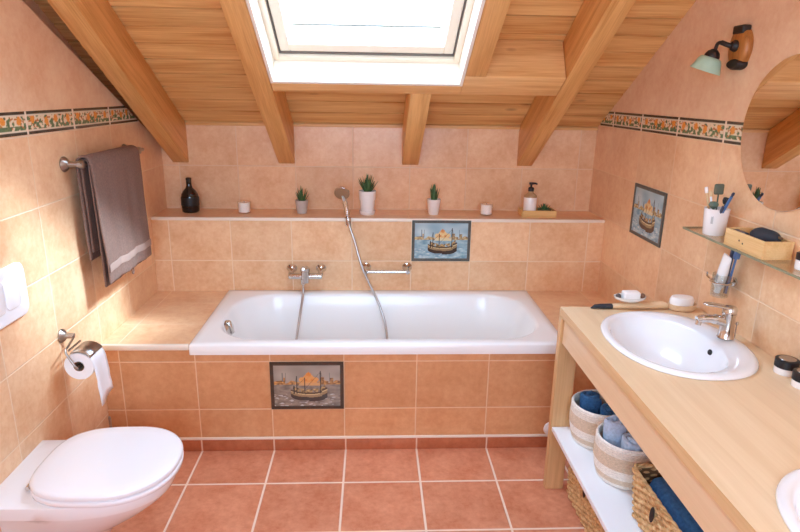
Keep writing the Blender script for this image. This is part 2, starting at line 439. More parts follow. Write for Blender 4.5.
# rafters (underside parallel to the roof, 20 cm deep)
def beam_bm(x0, x1, ya, yb_, depth=.195, lo=0.0):
    bm = bmesh.new(); vs = []
    # ya: lower end (plumb cut at the wall), yb_: upper end
    def P(x, y, d):
        q = V(x, y, zb(y)) + NRM*d; return q
    sec = []
    for (y, plumb) in ((ya, ya >= YB-.02), (yb_, False)):
        for x, d in ((x0, lo), (x1, lo), (x1, depth), (x0, depth)):
            if plumb: sec.append(V(x, y, zb(y) + d/NRM.z))
            else: sec.append(P(x, y, d))
    v = [bm.verts.new(p) for p in sec]
    fs = [bm.faces.new([v[i] for i in q]) for q in ((3,2,1,0),(4,5,6,7),(0,1,5,4),(1,2,6,5),(2,3,7,6),(3,0,4,7))]
    bmesh.ops.bevel(bm, geom=list(bm.edges), offset=.004, segments=2, profile=.5, affect='EDGES')
    return bm
HD0, HD1 = .216, .344
def beam(label, *a, mat='beam', **k):
    o = obj('ceiling_beam', beam_bm(*a, **k), M[mat]); return tag(o, label, 'beam', kind='thing')
YE = YB - .001
beam('pine rafter beside the towel wall, its lower end above the black bottle', -1.040, -.948, YE, YT+.05)
beam('long pine rafter at the side of the roof window, ending above the small grey pot', -.426, -.3315, YE, YT+.05)
beam('short pine rafter below the roof window, running from the cross beam to the wall', .302, .400, YE, HD1+.0015)
beam('long pine rafter beyond the cross beam, ending above the soap dispenser', .992, 1.084, YE, YT+.05)
beam('pine trimmer rafter above the cross beam, between roof window and the wall lamp', .536, .628, HD0-.0015, YT+.05)
bm = beam_bm(-.330, .5355, HD1, .2825, depth=.07)
add_bm = beam_bm(.5355, .9905, HD1, HD0)
me_ = bpy.data.meshes.new('tmp'); add_bm.to_mesh(me_); add_bm.free(); bm.from_mesh(me_); bpy.data.meshes.remove(me_)
h = tag(obj('cross_beam', bm, M['header']), 'horizontal pine cross beam under the lower edge of the roof window', 'beam', kind='thing')

# roof window: white lining, cream frame, sash, pane
win = bpy.data.objects.new('window_1', None); COL.objects.link(win); win.location = (.1, .27, zb(.27)); struct(win)
def roofpt(x, y, d): return V(x, y, zb(y)) + NRM*d
def roof_box(bm, x0, x1, ya, yb_, d0, d1, bev=.002):
    """box on the roof plane: ya lower end, yb_ upper end (measured on the rafter underside)"""
    vs = [bm.verts.new(roofpt(x, y, d)) for d in (d0, d1) for (x, y) in ((x0, ya), (x1, ya), (x1, yb_), (x0, yb_))]
    fs = [bm.faces.new([vs[i] for i in q]) for q in ((3,2,1,0),(4,5,6,7),(0,1,5,4),(1,2,6,5),(2,3,7,6),(3,0,4,7))]
    if bev: bmesh.ops.bevel(bm, geom=list({e for f in fs for e in f.edges}), offset=bev, segments=1, affect='EDGES')
def roof_ring(x0, x1, ya, yb_, w, d0, d1, bev=.002):
    bm = bmesh.new()
    roof_box(bm, x0, x0+w, ya, yb_, d0, d1, bev); roof_box(bm, x1-w, x1, ya, yb_, d0, d1, bev)
    roof_box(bm, x0+w, x1-w, ya, ya-w, d0, d1, bev); roof_box(bm, x0+w, x1-w, yb_+w, yb_, d0, d1, bev)
    return bm
LY, UY = .281, -.80
obj('lining', roof_ring(-.3295, .5345, LY, UY, .014, -.001, .30, .001), M['lining'], win, smooth=False)
obj('window_frame', roof_ring(-.3155, .5205, LY-.014, UY+.014, .026, .105, .17), M['frame'], win, smooth=False)
obj('seal', roof_ring(-.2905, .4955, LY-.044, UY+.044, .005, .118, .165, 0), M['rubberseal'], win, smooth=False)
sash = obj('sash', roof_ring(-.283, .488, LY-.050, UY+.050, .045, .125, .19, .003), M['frame'], win, smooth=False)
bm = bmesh.new(); roof_box(bm, -.239, .444, LY-.091, UY+.091, .160, .166, 0); obj('window_pane', bm, M['pane'], win, smooth=False)
bm = bmesh.new(); roof_box(bm, -.225, .430, LY-.118, LY-.128, .200, .206, .001); obj('outer_cladding', bm, M['rubberseal'], win, smooth=False)

# frieze: painted tiles with orange flowers between dark lines
def paint(o, cols):
    a = o.data.color_attributes.new('paint', 'FLOAT_COLOR', 'POINT')
    flat = []
    for c in cols: flat += [c[0], c[1], c[2], 1]
    a.data.foreach_set('color', flat)
def L(*c): return srgb(*c)[:3]
def lerp(a, b, t): return tuple(x + (y-x)*t for x, y in zip(a, b))
def frieze_col(u, v):
    """u along the band in tiles, v 0..1 bottom to top"""
    fu = u % 1
    if fu < .018 or fu > .982: return L(240,222,200)
    if v < .14 or v > .86: return lerp(L(46,44,40), L(84,80,66), .5+.5*noise.noise((u*9, v*9, 0)))
    if v < .19 or v > .81: return L(226,212,186)
    base = L(232,214,182); n = noise.noise((u*14, v*4, 3))
    x = (fu*4) % 1; k = int(fu*4); cx = .45 + .12*math.sin(k*2.1); cy = .58 + .08*math.cos(k*3.7)
    d = math.hypot((x-cx)*1.13, v-cy)
    if d < .19 + .07*noise.noise((u*40, v*12, 3)): return lerp(L(222,130,52), L(240,168,84), .5+.5*noise.noise((u*40, v*14, 8)))
    if noise.noise((u*17, v*5.2, 6)) > .02 - (.22 if v < .40 else -.12): return lerp(L(60,92,66), L(124,142,98), .5+.5*noise.noise((u*33, v*10, 1)))
    if noise.noise((u*26, v*8, 15)) > .18: return L(190,120,70)
    return base
def frieze(name, x, out, y0, y1, yo, pitch):
    bm = bmesh.new(); n = int((y1-y0)/.0028); m = 27; cols = []
    rows = []
    for i in range(n+1):
        y = y0 + (y1-y0)*i/n; r = []
        ztop = min(FZ1, (ztl(y) if out > 0 else zc(y)) - .002)
        for j in range(m+1):
            z = FZ0 + (FZ1-FZ0)*j/m
            zz = min(z, max(ztop, FZ0+.0005))
            r.append(bm.verts.new((x+out, y, zz))); cols.append(frieze_col((y-yo)/pitch, j/m))
        rows.append(r)
    for a, b2 in zip(rows, rows[1:]):
        for j in range(m):
            bm.faces.new((a[j], b2[j], b2[j+1], a[j+1]))
    def edge(line):
        prev = None
        for v in line:
            w = bm.verts.new((x, v.co.y, v.co.z)); cols.append(L(200,190,170))
            if prev: bm.faces.new((prev[0], v, w, prev[1]))
            prev = (v, w)
    edge([r[0] for r in rows]); edge([r[-1] for r in rows]); edge(rows[0]); edge(rows[-1])
    o = obj(name, bm, M['frieze'], smooth=False); paint(o, cols); return struct(o)
frieze('trim_2', XL, .004, -2.4, YB-.055, .031, .345)
frieze('trim_3', XR, -.004, -2.4, YB-.055, .072, .362)

# bath surround: apron, decks and the ledge behind, all masonry
bm = bmesh.new()
add_box(bm, (XL+.0005, 0, .0), (-.7025, YL, ZD)); add_box(bm, (1.0385, 0, 0), (XR-.0005, YL, ZD)); add_box(bm, (-.7025, 0, 0), (1.0385, .040, .498)); add_box(bm, (-.7025, .715, 0), (1.0385, YL, .498)); add_box(bm, (-.7025, .040, 0), (-.66, .715, .498)); add_box(bm, (1.0, .040, 0), (1.0385, .715, .498))
for f in bm.faces:
    f.material_index = 1 if f.normal.z > .5 or f.calc_center_median().z > ZD-.001 else 0
bm.normal_update()
struct(obj('wall_bath_surround', bm, [M['tile_apron'], M['tile_deck']], smooth=False))
bm = bmesh.new(); add_box(bm, (XL+.0005, YL, 0), (XR-.0005, YB-.0005, ZL))
for f in bm.faces: f.material_index = 1 if f.calc_center_median().z > ZL-.001 else 0
struct(obj('wall_ledge', bm, [M['tile_ledge'], M['tile_deck']], smooth=False))
struct(obj('trim_4', box((XL+.001, YL-.006, ZL-.016), (XR-.001, YL+.012, ZL+.003), .005), M['white_trim']))
struct(obj('trim_5', box((XL+.001, -.007, ZD-.026), (-.703, .012, ZD+.003), .006), M['white_trim']))
struct(obj('trim_6', box((1.05, -.007, ZD-.026), (XR-.001, .012, ZD+.003), .006), M['white_trim']))
struct(obj('baseboard_front', box((XL+.001, -.010, .0), (XR-.001, -.0005, .060), .002), M['skirt']))
struct(obj('trim_7', box((XL+.001, -.013, .0602), (XR-.001, -.0005, .072), .004), M['white_trim']))

# three painted ship tiles
def seg_d(px, py, ax, ay, bx, by):
    t = max(0, min(1, ((px-ax)*(bx-ax) + (py-ay)*(by-ay)) / ((bx-ax)**2 + (by-ay)**2)))
    return math.hypot(px-ax-t*(bx-ax), py-ay-t*(by-ay))
def ship_col(u, v, sky, sea, warm):
    """u,v in 0..1; harbour with domed buildings and a one-hulled sailing boat"""
    x, y = u*1.333, v
    n = noise.noise((x*6, y*14, 2)); n2 = noise.noise((x*18, y*30, 5))
    c = lerp(sky[0], sky[1], max(0, min(1, .5 + .8*noise.noise((x*2.5, y*4, 9)))))
    if y < .57: c = lerp(sea[0], sea[1], max(0, min(1, .5 + .7*n + .3*n2)))
    # far shore
    h = .60 + .05*noise.noise((x*9, 0, 4)) + .035*math.sin(x*21)
    if .53 < y < h: c = lerp(warm[0], warm[1], max(0, min(1, .5+.9*n2)))
    for tx, tw in ((.13, .03), (.21, .02), (1.06, .04), (1.16, .035), (.98, .03)):
        if abs(x-tx) < tw and .55 < y < .66 + .05*math.sin(tx*40): c = lerp(warm[0], warm[1], .3+.5*n2)
    for tx in (.17, .24, 1.12, .93): 
        if abs(x-tx) < .008 and .6 < y < .82: c = lerp(L(90,96,96), sky[0], .25)
    # domes
    for dx, dy, r, k in ((.70, .60, .17, .9), (.57, .65, .07, 1), (.83, .65, .07, 1), (.70, .70, .10, 1), (.70, .775, .055, .25), (.64, .64, .03, .1), (.77, .64, .03, .1)):
        if (x-dx)**2 + ((y-dy)*1.15)**2 < r*r and y > .55: c = lerp(warm[2], warm[1], k*max(0, min(1, .8+.5*n2)))
    if abs(x-.70) < .010 and .76 < y < .84: c = warm[2]
    if .50 < y < .575 and .5 < x < .95: c = lerp(warm[1], sea[1], .25+.3*n2)
    # reflections and ripples
    if y < .3 and noise.noise((x*10, y*40, 11)) > .33: c = lerp(c, L(225,230,226), .55)
    # hull
    hx = (x-.70)/.37
    if -1 < hx < 1:
        deck = .33 + .085*hx*hx + (.05 if hx > .72 else 0); keel = .115 + .10*hx**4 + (.02 if hx < 0 else 0)
        if keel < y < deck:
            t = (y-keel)/(deck-keel)
            c = L(64,52,44) if t < .45 else (L(150,128,92) if t < .72 else L(92,72,54))
            if .72 < t < .8: c = L(222,200,150)
            c = lerp(c, L(40,34,30), .25+.3*n2 if t < .45 else 0)
        if deck <= y < deck + .085 and noise.noise((x*26, y*8, 7)) > -.15 and abs(hx) < .9: c = lerp(L(74,58,48), L(214,180,120), max(0, min(1, .5+.9*n2)))
    for mx, mt in ((.46, .74), (.62, .70), (.94, .86), (.40, .5)):
        if abs(x-mx) < .009 and .3 < y < mt: c = L(52,46,40)
    for q in ((.46,.72,.36,.36), (.94,.84,.62,.42), (.94,.84,1.04,.42), (.62,.68,.46,.5)):
        if seg_d(x, y, *q) < .0045: c = lerp(c, L(60,54,48), .7)
    return c
def picture(label, origin, du, dv, nrm, w, h, pal):
    o = thing('picture_tile', label, 'picture tile', origin)
    O, du, dv, nrm = map(Vector, (origin, du, dv, nrm)); b = .016
    bm = bmesh.new(); vs = []
    for (u0, v0, u1, v1) in ((0,0,w,b), (0,h-b,w,h), (0,b,b,h-b), (w-b,b,w,h-b)):
        q = [O + du*u + dv*v + nrm*d for d in (.0005, .007) for u, v in ((u0,v0),(u1,v0),(u1,v1),(u0,v1))]
        vv = [bm.verts.new(p) for p in q]
        for f in ((3,2,1,0),(4,5,6,7),(0,1,5,4),(1,2,6,5),(2,3,7,6),(3,0,4,7)): bm.faces.new([vv[i] for i in f])
    obj('border', bm, pal['border'], o, smooth=False)
    bm = bmesh.new(); NU, NV = 150, 112; cols = []; rows = []
    for j in range(NV+1):
        r = []
        for i in range(NU+1):
            u, v = i/NU, j/NV
            r.append(bm.verts.new(O + du*(b + (w-2*b)*u) + dv*(b + (h-2*b)*v) + nrm*.0055)); cols.append(ship_col(u, v, pal['sky'], pal['sea'], pal['warm']))
        rows.append(r)
    for a, c in zip(rows, rows[1:]):
        for i in range(NU): bm.faces.new((a[i], a[i+1], c[i+1], c[i]))
    p = obj('painted_scene', bm, M['picture'], o, smooth=False); paint(p, cols)
    return o
bord = plain('tile_border_grey', srgb(84,84,78), .4, var=.2, vscale=60)
bord2 = plain('tile_border_brown', srgb(70,54,42), .4, var=.25, vscale=60)
palA = dict(border=bord, sky=(L(130,166,182), L(190,210,212)), sea=(L(112,150,168), L(178,204,208)), warm=(L(132,106,78), L(230,206,150), L(206,128,70)))
palB = dict(border=bord2, sky=(L(140,134,124), L(172,164,150)), sea=(L(112,102,92), L(160,148,132)), warm=(L(112,80,52), L(220,164,96), L(212,130,58)))
picture('blue sailing ship tile set in the wall above the bath rim', (.352, YL-.0005, .7305), (1,0,0), (0,0,1), (0,-1,0), .335, .2385, palA)
picture('brown-toned sailing ship tile set in the front of the bath surround', (-.343, -.0005, .2195), (1,0,0), (0,0,1), (0,-1,0), .339, .2405, palB)
picture('sailing ship tile on the lamp wall, beyond the end of the glass shelf', (XR-.0005, .418, .9875), (0,-1,0), (0,0,1), (-1,0,0), .334, .2525, palA)

# ------------------------------------------------------------------ bathtub
def rrect(cx, cy, hx, hy, r, n=14, side=6):
    pts = []
    for k, (sx, sy) in enumerate(((1,1), (-1,1), (-1,-1), (1,-1))):
        ox, oy = cx + sx*(hx-r), cy + sy*(hy-r)
        for i in range(n+1):
            a = PI/2*k + PI/2*i/n
            pts.append((ox + r*math.cos(a), oy + r*math.sin(a)))
        nx, ny = ((-1,1),(-1,-1),(1,-1),(1,1))[k]
        ex, ey = cx + nx*(hx-r) + (0 if k % 2 == 0 else nx*r), cy + ny*(hy-r) + (ny*r if k % 2 == 0 else 0)
        sx_, sy_ = pts[-1]
        for i in range(1, side): pts.append((sx_ + (ex-sx_)*i/side, sy_ + (ey-sy_)*i/side))
    return pts
def ring(z, *a, **k): return [V(x, y, z) for x, y in rrect(*a, **k)]
def bathtub():
    cx, cy, hx, hy = .168, .3730, .868, .3940
    rs = [ring(.504, cx, cy, hx, hy, .012), ring(.546, cx, cy, hx, hy, .012), ring(.553, cx, cy, hx-.005, hy-.005, .014),
          ring(.554, cx, cy, hx-.03, hy-.03, .03)]
    ix, iy, hx2, hy2 = .172, .372, .790, .325
    rs += [ring(.553, ix, iy, hx2+.008, hy2+.008, .23), ring(.549, ix, iy, hx2, hy2, .23), ring(.538, ix, iy, hx2-.008, hy2-.006, .23),
           ring(.45, ix+.0, iy, hx2-.035, hy2-.022, .22), ring(.30, ix+.01, iy, hx2-.085, hy2-.045, .20), ring(.18, ix+.03, iy, hx2-.14, hy2-.075, .18),
           ring(.135, ix+.03, iy, hx2-.20, hy2-.13, .14), ring(.125, ix+.03, iy, hx2-.30, hy2-.2, .08)]
    under = [ring(.504, cx, cy, hx, hy, .012), ring(.5035, cx, cy, hx-.075, hy-.065, .06), ring(.46, ix, iy, hx2-.02, hy2-.012, .22), ring(.28, ix+.01, iy, hx2-.07, hy2-.035, .2), ring(.16, ix+.03, iy, hx2-.13, hy2-.065, .18), ring(.115, ix+.03, iy, hx2-.19, hy2-.12, .14)]
    bm = bmesh.new(); loft(bm, under[::-1] + rs[1:], cap0=True, cap1=True)
    return bm
tub = thing('bathtub', 'white built-in bathtub in the tiled surround', 'bathtub', (.168, .3565, .115))
obj('tub_shell', bathtub(), M['enamel'], tub, angle=60)
d_ = V(.93, -.25, .30).normalized(); pos = V(-.598, .295, .508)
ov = obj('overflow_plate', lathe([(.001,0),(.036,0),(.040,.004),(.038,.012),(.024,.016),(.0,.016)], 28, align(pos + d_*.0, d_)), M['chrome'], tub)
kb = obj('overflow_knob', box((-.009,-.034,.012), (.009,.034,.028), .006, 3, align(pos, d_)), M['chrome'], ov)

# bath mixer on the ledge wall
mx = thing('bath_mixer', 'chrome two-ended bath mixer tap on the wall above the bath', 'tap', (-.25, YL-.001, .66))
obj('mixer_body', tube([(-.345,.705,.655),(-.340,.705,.655),(-.16,.705,.655),(-.155,.705,.655)], [.012,.017,.017,.012], 20), M['chrome'], mx)
for x in (-.332, -.166):
    obj('escutcheon', lathe([(.0,0),(.030,0),(.030,.004),(.022,.014),(.016,.024),(.014,.058)], 28, align((x, YL-.001, .684), (0,-1,-.42))), M['chrome'], mx)
obj('cartridge', lathe([(.022,-.03),(.024,.0),(.024,.034),(.026,.036),(.026,.054),(.018,.060),(.0,.061)], 28, T(-.25,.700,.650)), M['chrome'], mx)
obj('lever', tube(smooth_path([(-.25,.690,.709),(-.25,.655,.712),(-.25,.615,.722)]), [.010]*10+[.008]*7, 12), M['chrome'], mx)
obj('outlet', tube([(-.262,.690,.640),(-.262,.688,.612)], [.013,.012], 16), M['chrome'], mx)

# hand shower, hose and the clip on the ledge edge
sh = thing('hand_shower', 'chrome hand shower with long metal hose standing in its clip', 'shower', (-.02, .75, .97))
hose = [(-.262,.688,.610),(-.262,.676,.56),(-.275,.62,.46),(-.292,.55,.33),(-.292,.47,.21),(-.20,.40,.155),(-.02,.38,.148),(.14,.42,.16),(.208,.50,.24),(.207,.60,.37),(.176,.645,.48),(.130,.668,.585),(.094,.680,.66),(.063,.694,.735),(.03,.724,.85),(.002,.742,.93),(-.008,.744,.972)]
obj('hose', tube(smooth_path(hose, 8), .0068, 10), M['hose'], sh)
obj('handle', tube(smooth_path([(-.008,.744,.968),(-.012,.748,1.00),(-.020,.752,1.05),(-.028,.752,1.085),(-.036,.742,1.115)], 6), [.0095]*6+[.0135]*13+[.0145]*6, 16), M['chrome'], sh)
hd_d = V(-.10,-.86,-.50).normalized()
hd = obj('shower_head', lathe([(.0,-.030),(.016,-.028),(.034,-.014),(.042,-.002),(.042,.006),(.038,.009)], 32, align((-.040,.735,1.125), hd_d)), M['chrome'], sh)
obj('spray_plate', lathe([(.0,.0125),(.032,.0115),(.040,.0085),(.0415,.0065)], 32, align((-.040,.735,1.125), hd_d)), M['rubber'], hd)
cl = thing('shower_clip', 'small chrome clip holding the hand shower at the ledge edge', 'shower holder', (-.008, YL-.007, .962))
bm = tube([(-.0085 + .0165*math.cos(t*2*PI/20), .7435 + .0165*math.sin(t*2*PI/20), .985) for t in range(20)], .0035, 8, closed=True)
obj('clip_ring', bm, M['chrome'], cl)
obj('clip_plate', box((-.022, YL-.0085+.0005, .935), (.006, YL-.0065, .985), .001, 1), M['chrome'], cl)

# grab bar
gb = thing('grab_bar', 'short chrome grab bar on the wall beside the shower hose', 'grab bar', (.21, YL-.001, .685))
obj('bar', tube([(.082,.712,.679),(.338,.712,.679)], .0085, 16), M['chrome'], gb)
for x in (.092, .328):
    q = obj('bar_mount', lathe([(.0,0),(.028,0),(.028,.005),(.019,.016),(.013,.03),(.013,.062),(.0,.066)], 24, align((x, YL-.001, .692), (0,-1,-.22))), M['chrome'], gb)

# ------------------------------------------------------------------ things on the ledge
ZS = ZL + .0006
bo = thing('bottle', 'black glass bottle with a narrow neck on the ledge near the towel', 'bottle', (-.925, .93, ZS))
obj('bottle_body', lathe([(.0,0),(.042,0),(.048,.006),(.050,.03),(.050,.085),(.046,.105),(.034,.125),(.020,.140),(.0155,.152),(.0145,.185),(.016,.188),(.016,.196),(.013,.197),(.012,.17)], 36, T(-.925,.93,ZS), cap1=True), M['blackglass'], bo)
obj('paper_label', (lambda bm: bm)(lathe([(.0503,.04),(.0505,.041),(.0505,.088),(.0503,.089)], 36, T(-.925,.93,ZS), cap0=False, cap1=False)), plain('black_label', srgb(28,24,24), .5, var=.3, vscale=60), bo)
def candle(x, y, label, h=.066, r=.037):
    c = thing('candle', label, 'candle', (x, y, ZS), 'candles on the ledge')
    obj('candle_glass', lathe([(.0,0),(r-.002,0),(r,.003),(r,h),(r-.0025,h),(r-.003,.006),(.0,.005)], 32, T(x,y,ZS)), M['glass'], c)
    obj('wax', lathe([(.0,.0065),(r-.0033,.0065),(r-.0033,h-.004),(.0,h-.005)], 32, T(x,y,ZS)), M['wax'], c)
    obj('wick', tube([(x,y,ZS+h-.008),(x+.001,y,ZS+h+.002)], .0012, 6), M['charcoal'], c)
candle(-.615, .915, 'white candle in a clear glass between the black bottle and the grey pot')
candle(.797, .905, 'white candle in a clear glass between the spiky cactus and the wooden tray')
def leaf(bm, base, direction, length, width, thick, bend=.2, seg=7):
    d = Vector(direction).normalized(); side = d.cross(V(0,0,1)); side = side.normalized() if side.length > .01 else V(1,0,0)
    upn = side.cross(d); rings = []
    for i in range(seg+1):
        t = i/seg; w = width*(1-t)**.75*(.75+.6*t*(1-t)*2) + .0004; c = Vector(base) + d*length*t + V(0,0,1)*bend*length*t*t*(1 if d.z < .8 else .0) 
        rings.append([c + side*w*math.cos(a) + upn*(thick*(1-t)+.0004)*math.sin(a)*(1 if math.sin(a) < 0 else .45) for a in [2*PI*k/8 for k in range(8)]])
    loft(bm, rings)
def plant_leaves(x, y, z, n, ln, w, spread, seed):
    rr = random.Random(seed); bm = bmesh.new()
    for i in range(n):
        a = i*2.39996 + rr.uniform(-.2,.2); t = i/n; el = spread*(1-t)
        d = V(math.cos(a)*math.sin(el), math.sin(a)*math.sin(el), math.cos(el))
        leaf(bm, V(x,y,z) + V(math.cos(a),math.sin(a),0)*.010*(1-t), d, ln*rr.uniform(.8,1.1)*(.75+.3*t), w, w*.5, .12)
    return bm
def potted(name, label, x, y, prof, top_r, soil_z, potmat, n, ln, w, spread, seed, saucer=None):
    p = thing(name, label, 'potted plant', (x, y, ZS))
    obj('pot', lathe(prof, 36, T(x,y,ZS)), potmat, p)
    obj('soil', lathe([(.0,soil_z-.004),(top_r,soil_z-.004),(top_r,soil_z),(.0,soil_z+.003)], 28, T(x,y,ZS)), M['soil'], p)
    obj('leaves', plant_leaves(x, y, ZS+soil_z, n, ln, w, spread, seed), M['leaf'], p)
    if saucer: obj('saucer', lathe(saucer, 36, T(x,y,ZS)), potmat, p)
    return p
potted('potted_aloe', 'small aloe in a plain grey pot beside the hand shower', -.283, .915,
       [(.0,0),(.027,0),(.029,.003),(.037,.074),(.037,.077),(.033,.077),(.031,.06),(.0,.058)], .0305, .064, M['grey_pot'], 15, .088, .0105, .62, 3)
potted('potted_aloe', 'big bushy aloe in a tall white pot with saucer, beside the shower head', .098, .895,
       [(.0,.008),(.036,.008),(.038,.012),(.044,.085),(.0475,.0855),(.0500,.132),(.0500,.138),(.046,.138),(.045,.12),(.0,.118)], .0445, .126, M['white_pot'], 26, .105, .0125, .72, 5,
       [(.0,0),(.040,0),(.046,.010),(.047,.024),(.044,.024),(.038,.0075),(.0,.0075)])
potted('potted_cactus', 'narrow upright spiky cactus in a small white pot without saucer', .485, .905,
       [(.0,0),(.028,0),(.030,.003),(.040,.088),(.040,.091),(.036,.091),(.034,.075),(.0,.073)], .0335, .079, M['white_pot'], 17, .098, .013, .30, 8)
tr = thing('wooden_tray', 'shallow light wooden tray at the far end of the ledge', 'tray', (1.085, .868, ZS))
bm = box((.993,.825,ZS), (1.193,.935,ZS+.008), .001, 1); obj('tray_base', bm, M['bamboo_x'], tr)
bm = bmesh.new()
for a, c in (((.993,.825),(1.193,.833)), ((.993,.927),(1.193,.935)), ((.993,.8335),(1.001,.9265)), ((1.185,.8335),(1.193,.9265))): add_box(bm, (a[0],a[1],ZS+.0085), (c[0],c[1],ZS+.040), .0015, 1)
obj('tray_rim', bm, M['bamboo_x'], tr)
ds = thing('soap_dispenser', 'white-labelled soap dispenser with black pump in the wooden tray', 'soap dispenser', (1.045, .875, ZS+.009))
z0 = ZS+.009; ox, oy = 1.045, .872
obj('bottle_body', lathe([(.0,0),(.034,0),(.037,.004),(.037,.105),(.034,.114),(.020,.126),(.015,.130),(.015,.138),(.0,.138)], 32, T(ox,oy,z0)), M['amber'], ds)
obj('paper_label', lathe([(.0372,.012),(.0376,.013),(.0376,.102),(.0372,.103)], 32, T(ox,oy,z0), cap0=False, cap1=False), M['white_pot'], ds)
pm = obj('pump', lathe([(.0,.1385),(.017,.1385),(.017,.156),(.012,.160),(.006,.162),(.006,.176),(.013,.177),(.013,.188),(.0,.189)], 24, T(ox,oy,z0)), M['black'], ds)
obj('nozzle', tube([(ox,oy,z0+.184),(ox+.022,oy-.012,z0+.184),(ox+.030,oy-.017,z0+.180)], [.006,.0055,.004], 10), M['black'], pm)
ps = thing('succulent_dish', 'small green succulent in a round dish in the wooden tray', 'potted plant', (1.125, .868, z0))
obj('dish', lathe([(.0,0),(.024,0),(.038,.020),(.040,.034),(.037,.034),(.023,.012),(.0,.010)], 28, T(1.135,.880,z0)), plain('mossy_dish', srgb(120,112,72), .6, var=.2, vscale=60), ps)
obj('leaves', plant_leaves(1.135,.880,z0+.018, 26, .050, .009, 1.2, 13), M['leaf2'], ps)

# ------------------------------------------------------------------ towel rail and towel
XT = -1.03; ZR = 1.365
tr2 = thing('towel_rail', 'chrome towel rail with round wall mounts, holding the taupe towel', 'towel rail', (XL+.001, .18, ZR))
obj('rail', tube([(XT,-.115,ZR),(XT,.565,ZR)], .0085, 16), M['steel'], tr2)
for y in (-.095, .505):
    q = obj('rail_mount', lathe([(.0,0),(.030,0),(.031,.004),(.026,.012),(.013,.022),(.011,.058),(.016,.062),(.016,.080),(.0,.084)], 28, align((XL+.001, y, ZR), (1,0,0))), M['steel'], tr2)
def towel_sheet(y0, y1, zf, zk, off, amp, seed, nz=34, ny=30, flare=0.0):
    """sheet hanging over the rail: front drop to zf, back drop to zk"""
    bm = bmesh.new(); rr = .0085 + off; prof = []
    lf = ZR - zf; lb = ZR - zk
    for i in range(nz): t = i/nz; prof.append((1, zf + lf*t))
    for i in range(9): a = PI*i/8; prof.append((2, a))
    for i in range(1, nz+1): t = i/nz; prof.append((3, ZR - lb*t))
    rows = []
    for k, q in prof:
        row = []
        for j in range(ny+1):
            t = j/ny; y = y0 + (y1-y0)*t
            if k == 2: x, z, f = XT + rr*math.cos(q), ZR + rr*math.sin(q), 0
            else:
                f = min(1, (ZR-q)/.42); z = q
                wv = amp*f*(math.sin(t*15+seed)+.6*math.sin(t*31+seed*2.3)+.5*noise.noise((t*4, q*5, seed)))
                x = XT + (rr if k == 1 else -rr) + (wv*.9 + flare*f if k == 1 else wv*.35)
                y += f*.035*(.5-t)*.6 + .012*f*noise.noise((t*2, q*4, seed+4))
            row.append(bm.verts.new((x, y, z)))
        rows.append(row)
    for a, b2 in zip(rows, rows[1:]):
        for j in range(ny): bm.faces.new((a[j], a[j+1], b2[j+1], b2[j]))
    return bm
def solid(o, th, sub=1):
    m = o.modifiers.new('thickness', 'SOLIDIFY'); m.thickness = th; m.offset = 0
    s = o.modifiers.new('smooth', 'SUBSURF'); s.levels = sub; s.render_levels = sub
    return o
tw = thing('towel', 'taupe bath towel hanging folded over the rail', 'towel', (XT, .16, ZR))
fr_ = solid(obj('front_fold', towel_sheet(-.080,.436,.852,.955,.020,.0055,1.0, flare=.010), M['towel'], tw), .011)
solid(obj('inner_fold', towel_sheet(-.070,.36,.835,.99,.007,.002,4.0, flare=.004), M['towel'], tw), .009)
bm = bmesh.new(); rows = []
for i in range(5):
    z = .905 + .034*i/4; row = []
    for j in range(31):
        t = j/30; y = -.080 + .516*t; f = min(1, (ZR-z)/.42); wv = .0055*f*(math.sin(t*15+1)+.6*math.sin(t*31+2.3)+.5*noise.noise((t*4, z*5, 1.0)))
        x = XT + .0285 + wv*.9 + .010*f + .0072; y += f*.035*(.5-t)*.6 + .012*f*noise.noise((t*2, z*4, 5.0))
        row.append(bm.verts.new((x, y, z)))
    rows.append(row)
for a, b2 in zip(rows, rows[1:]):
    for j in range(30): bm.faces.new((a[j], a[j+1], b2[j+1], b2[j]))
solid(obj('woven_band', bm, M['towel_band'], tw), .002)
obj('hanging_loop', tube(smooth_path([(XT+.02,.225,.852),(XT+.022,.222,.825),(XT+.022,.232,.812),(XT+.022,.242,.825),(XT+.02,.240,.852)]), .003, 8), M['towel'], tw)

# ------------------------------------------------------------------ toilet paper
ph = thing('paper_holder', 'chrome toilet paper holder with curved lid on the wall', 'paper holder', (XL+.001, -.30, .715))
obj('wall_mount', lathe([(.0,0),(.027,0),(.028,.004),(.022,.012),(.012,.020),(.010,.050),(.0,.052)], 28, align((XL+.001,-.295,.715), (1,0,0))), M['steel'], ph)
RX, RZ, RY0, RY1, RR = -.998, .628, -.392, -.287, .055
obj('arm', tube(smooth_path([(-1.050,-.295,.713),(-1.045,-.325,.708),(-1.038,-.375,.702),(-1.035,-.402,.694),(-1.018,-.407,.660),(RX,-.407,RZ),(RX,-.392,RZ),(RX,-.285,RZ)], 5), .0045, 10), M['steel'], ph)
bm = bmesh.new(); rows = []
for i in range(11):
    a = math.radians(115 - 78*i/10); rows.append([bm.verts.new((RX + (RR+.006)*math.cos(a), y, RZ + (RR+.006)*math.sin(a))) for y in (RY0-.002, RY1+.002)])
for a, b2 in zip(rows, rows[1:]): bm.faces.new((a[0], a[1], b2[1], b2[0]))
lid_ = obj('lid', bm, M['steel'], ph); q = lid_.modifiers.new('thickness', 'SOLIDIFY'); q.thickness = .002
obj('lid_hinge', tube([(-1.032,-.385,.6905),(-1.032,-.29,.6905)], .004, 10), M['steel'], ph)
tp = thing('toilet_roll', 'white toilet roll with a loose hanging sheet on the holder', 'toilet roll', (RX, -.34, RZ-RR))
bm = lathe([(.0205,0),(RR,0),(RR,RY1-RY0),(.0205,RY1-RY0)], 48, align((RX,RY0,RZ), (0,1,0)), cap0=False, cap1=False)
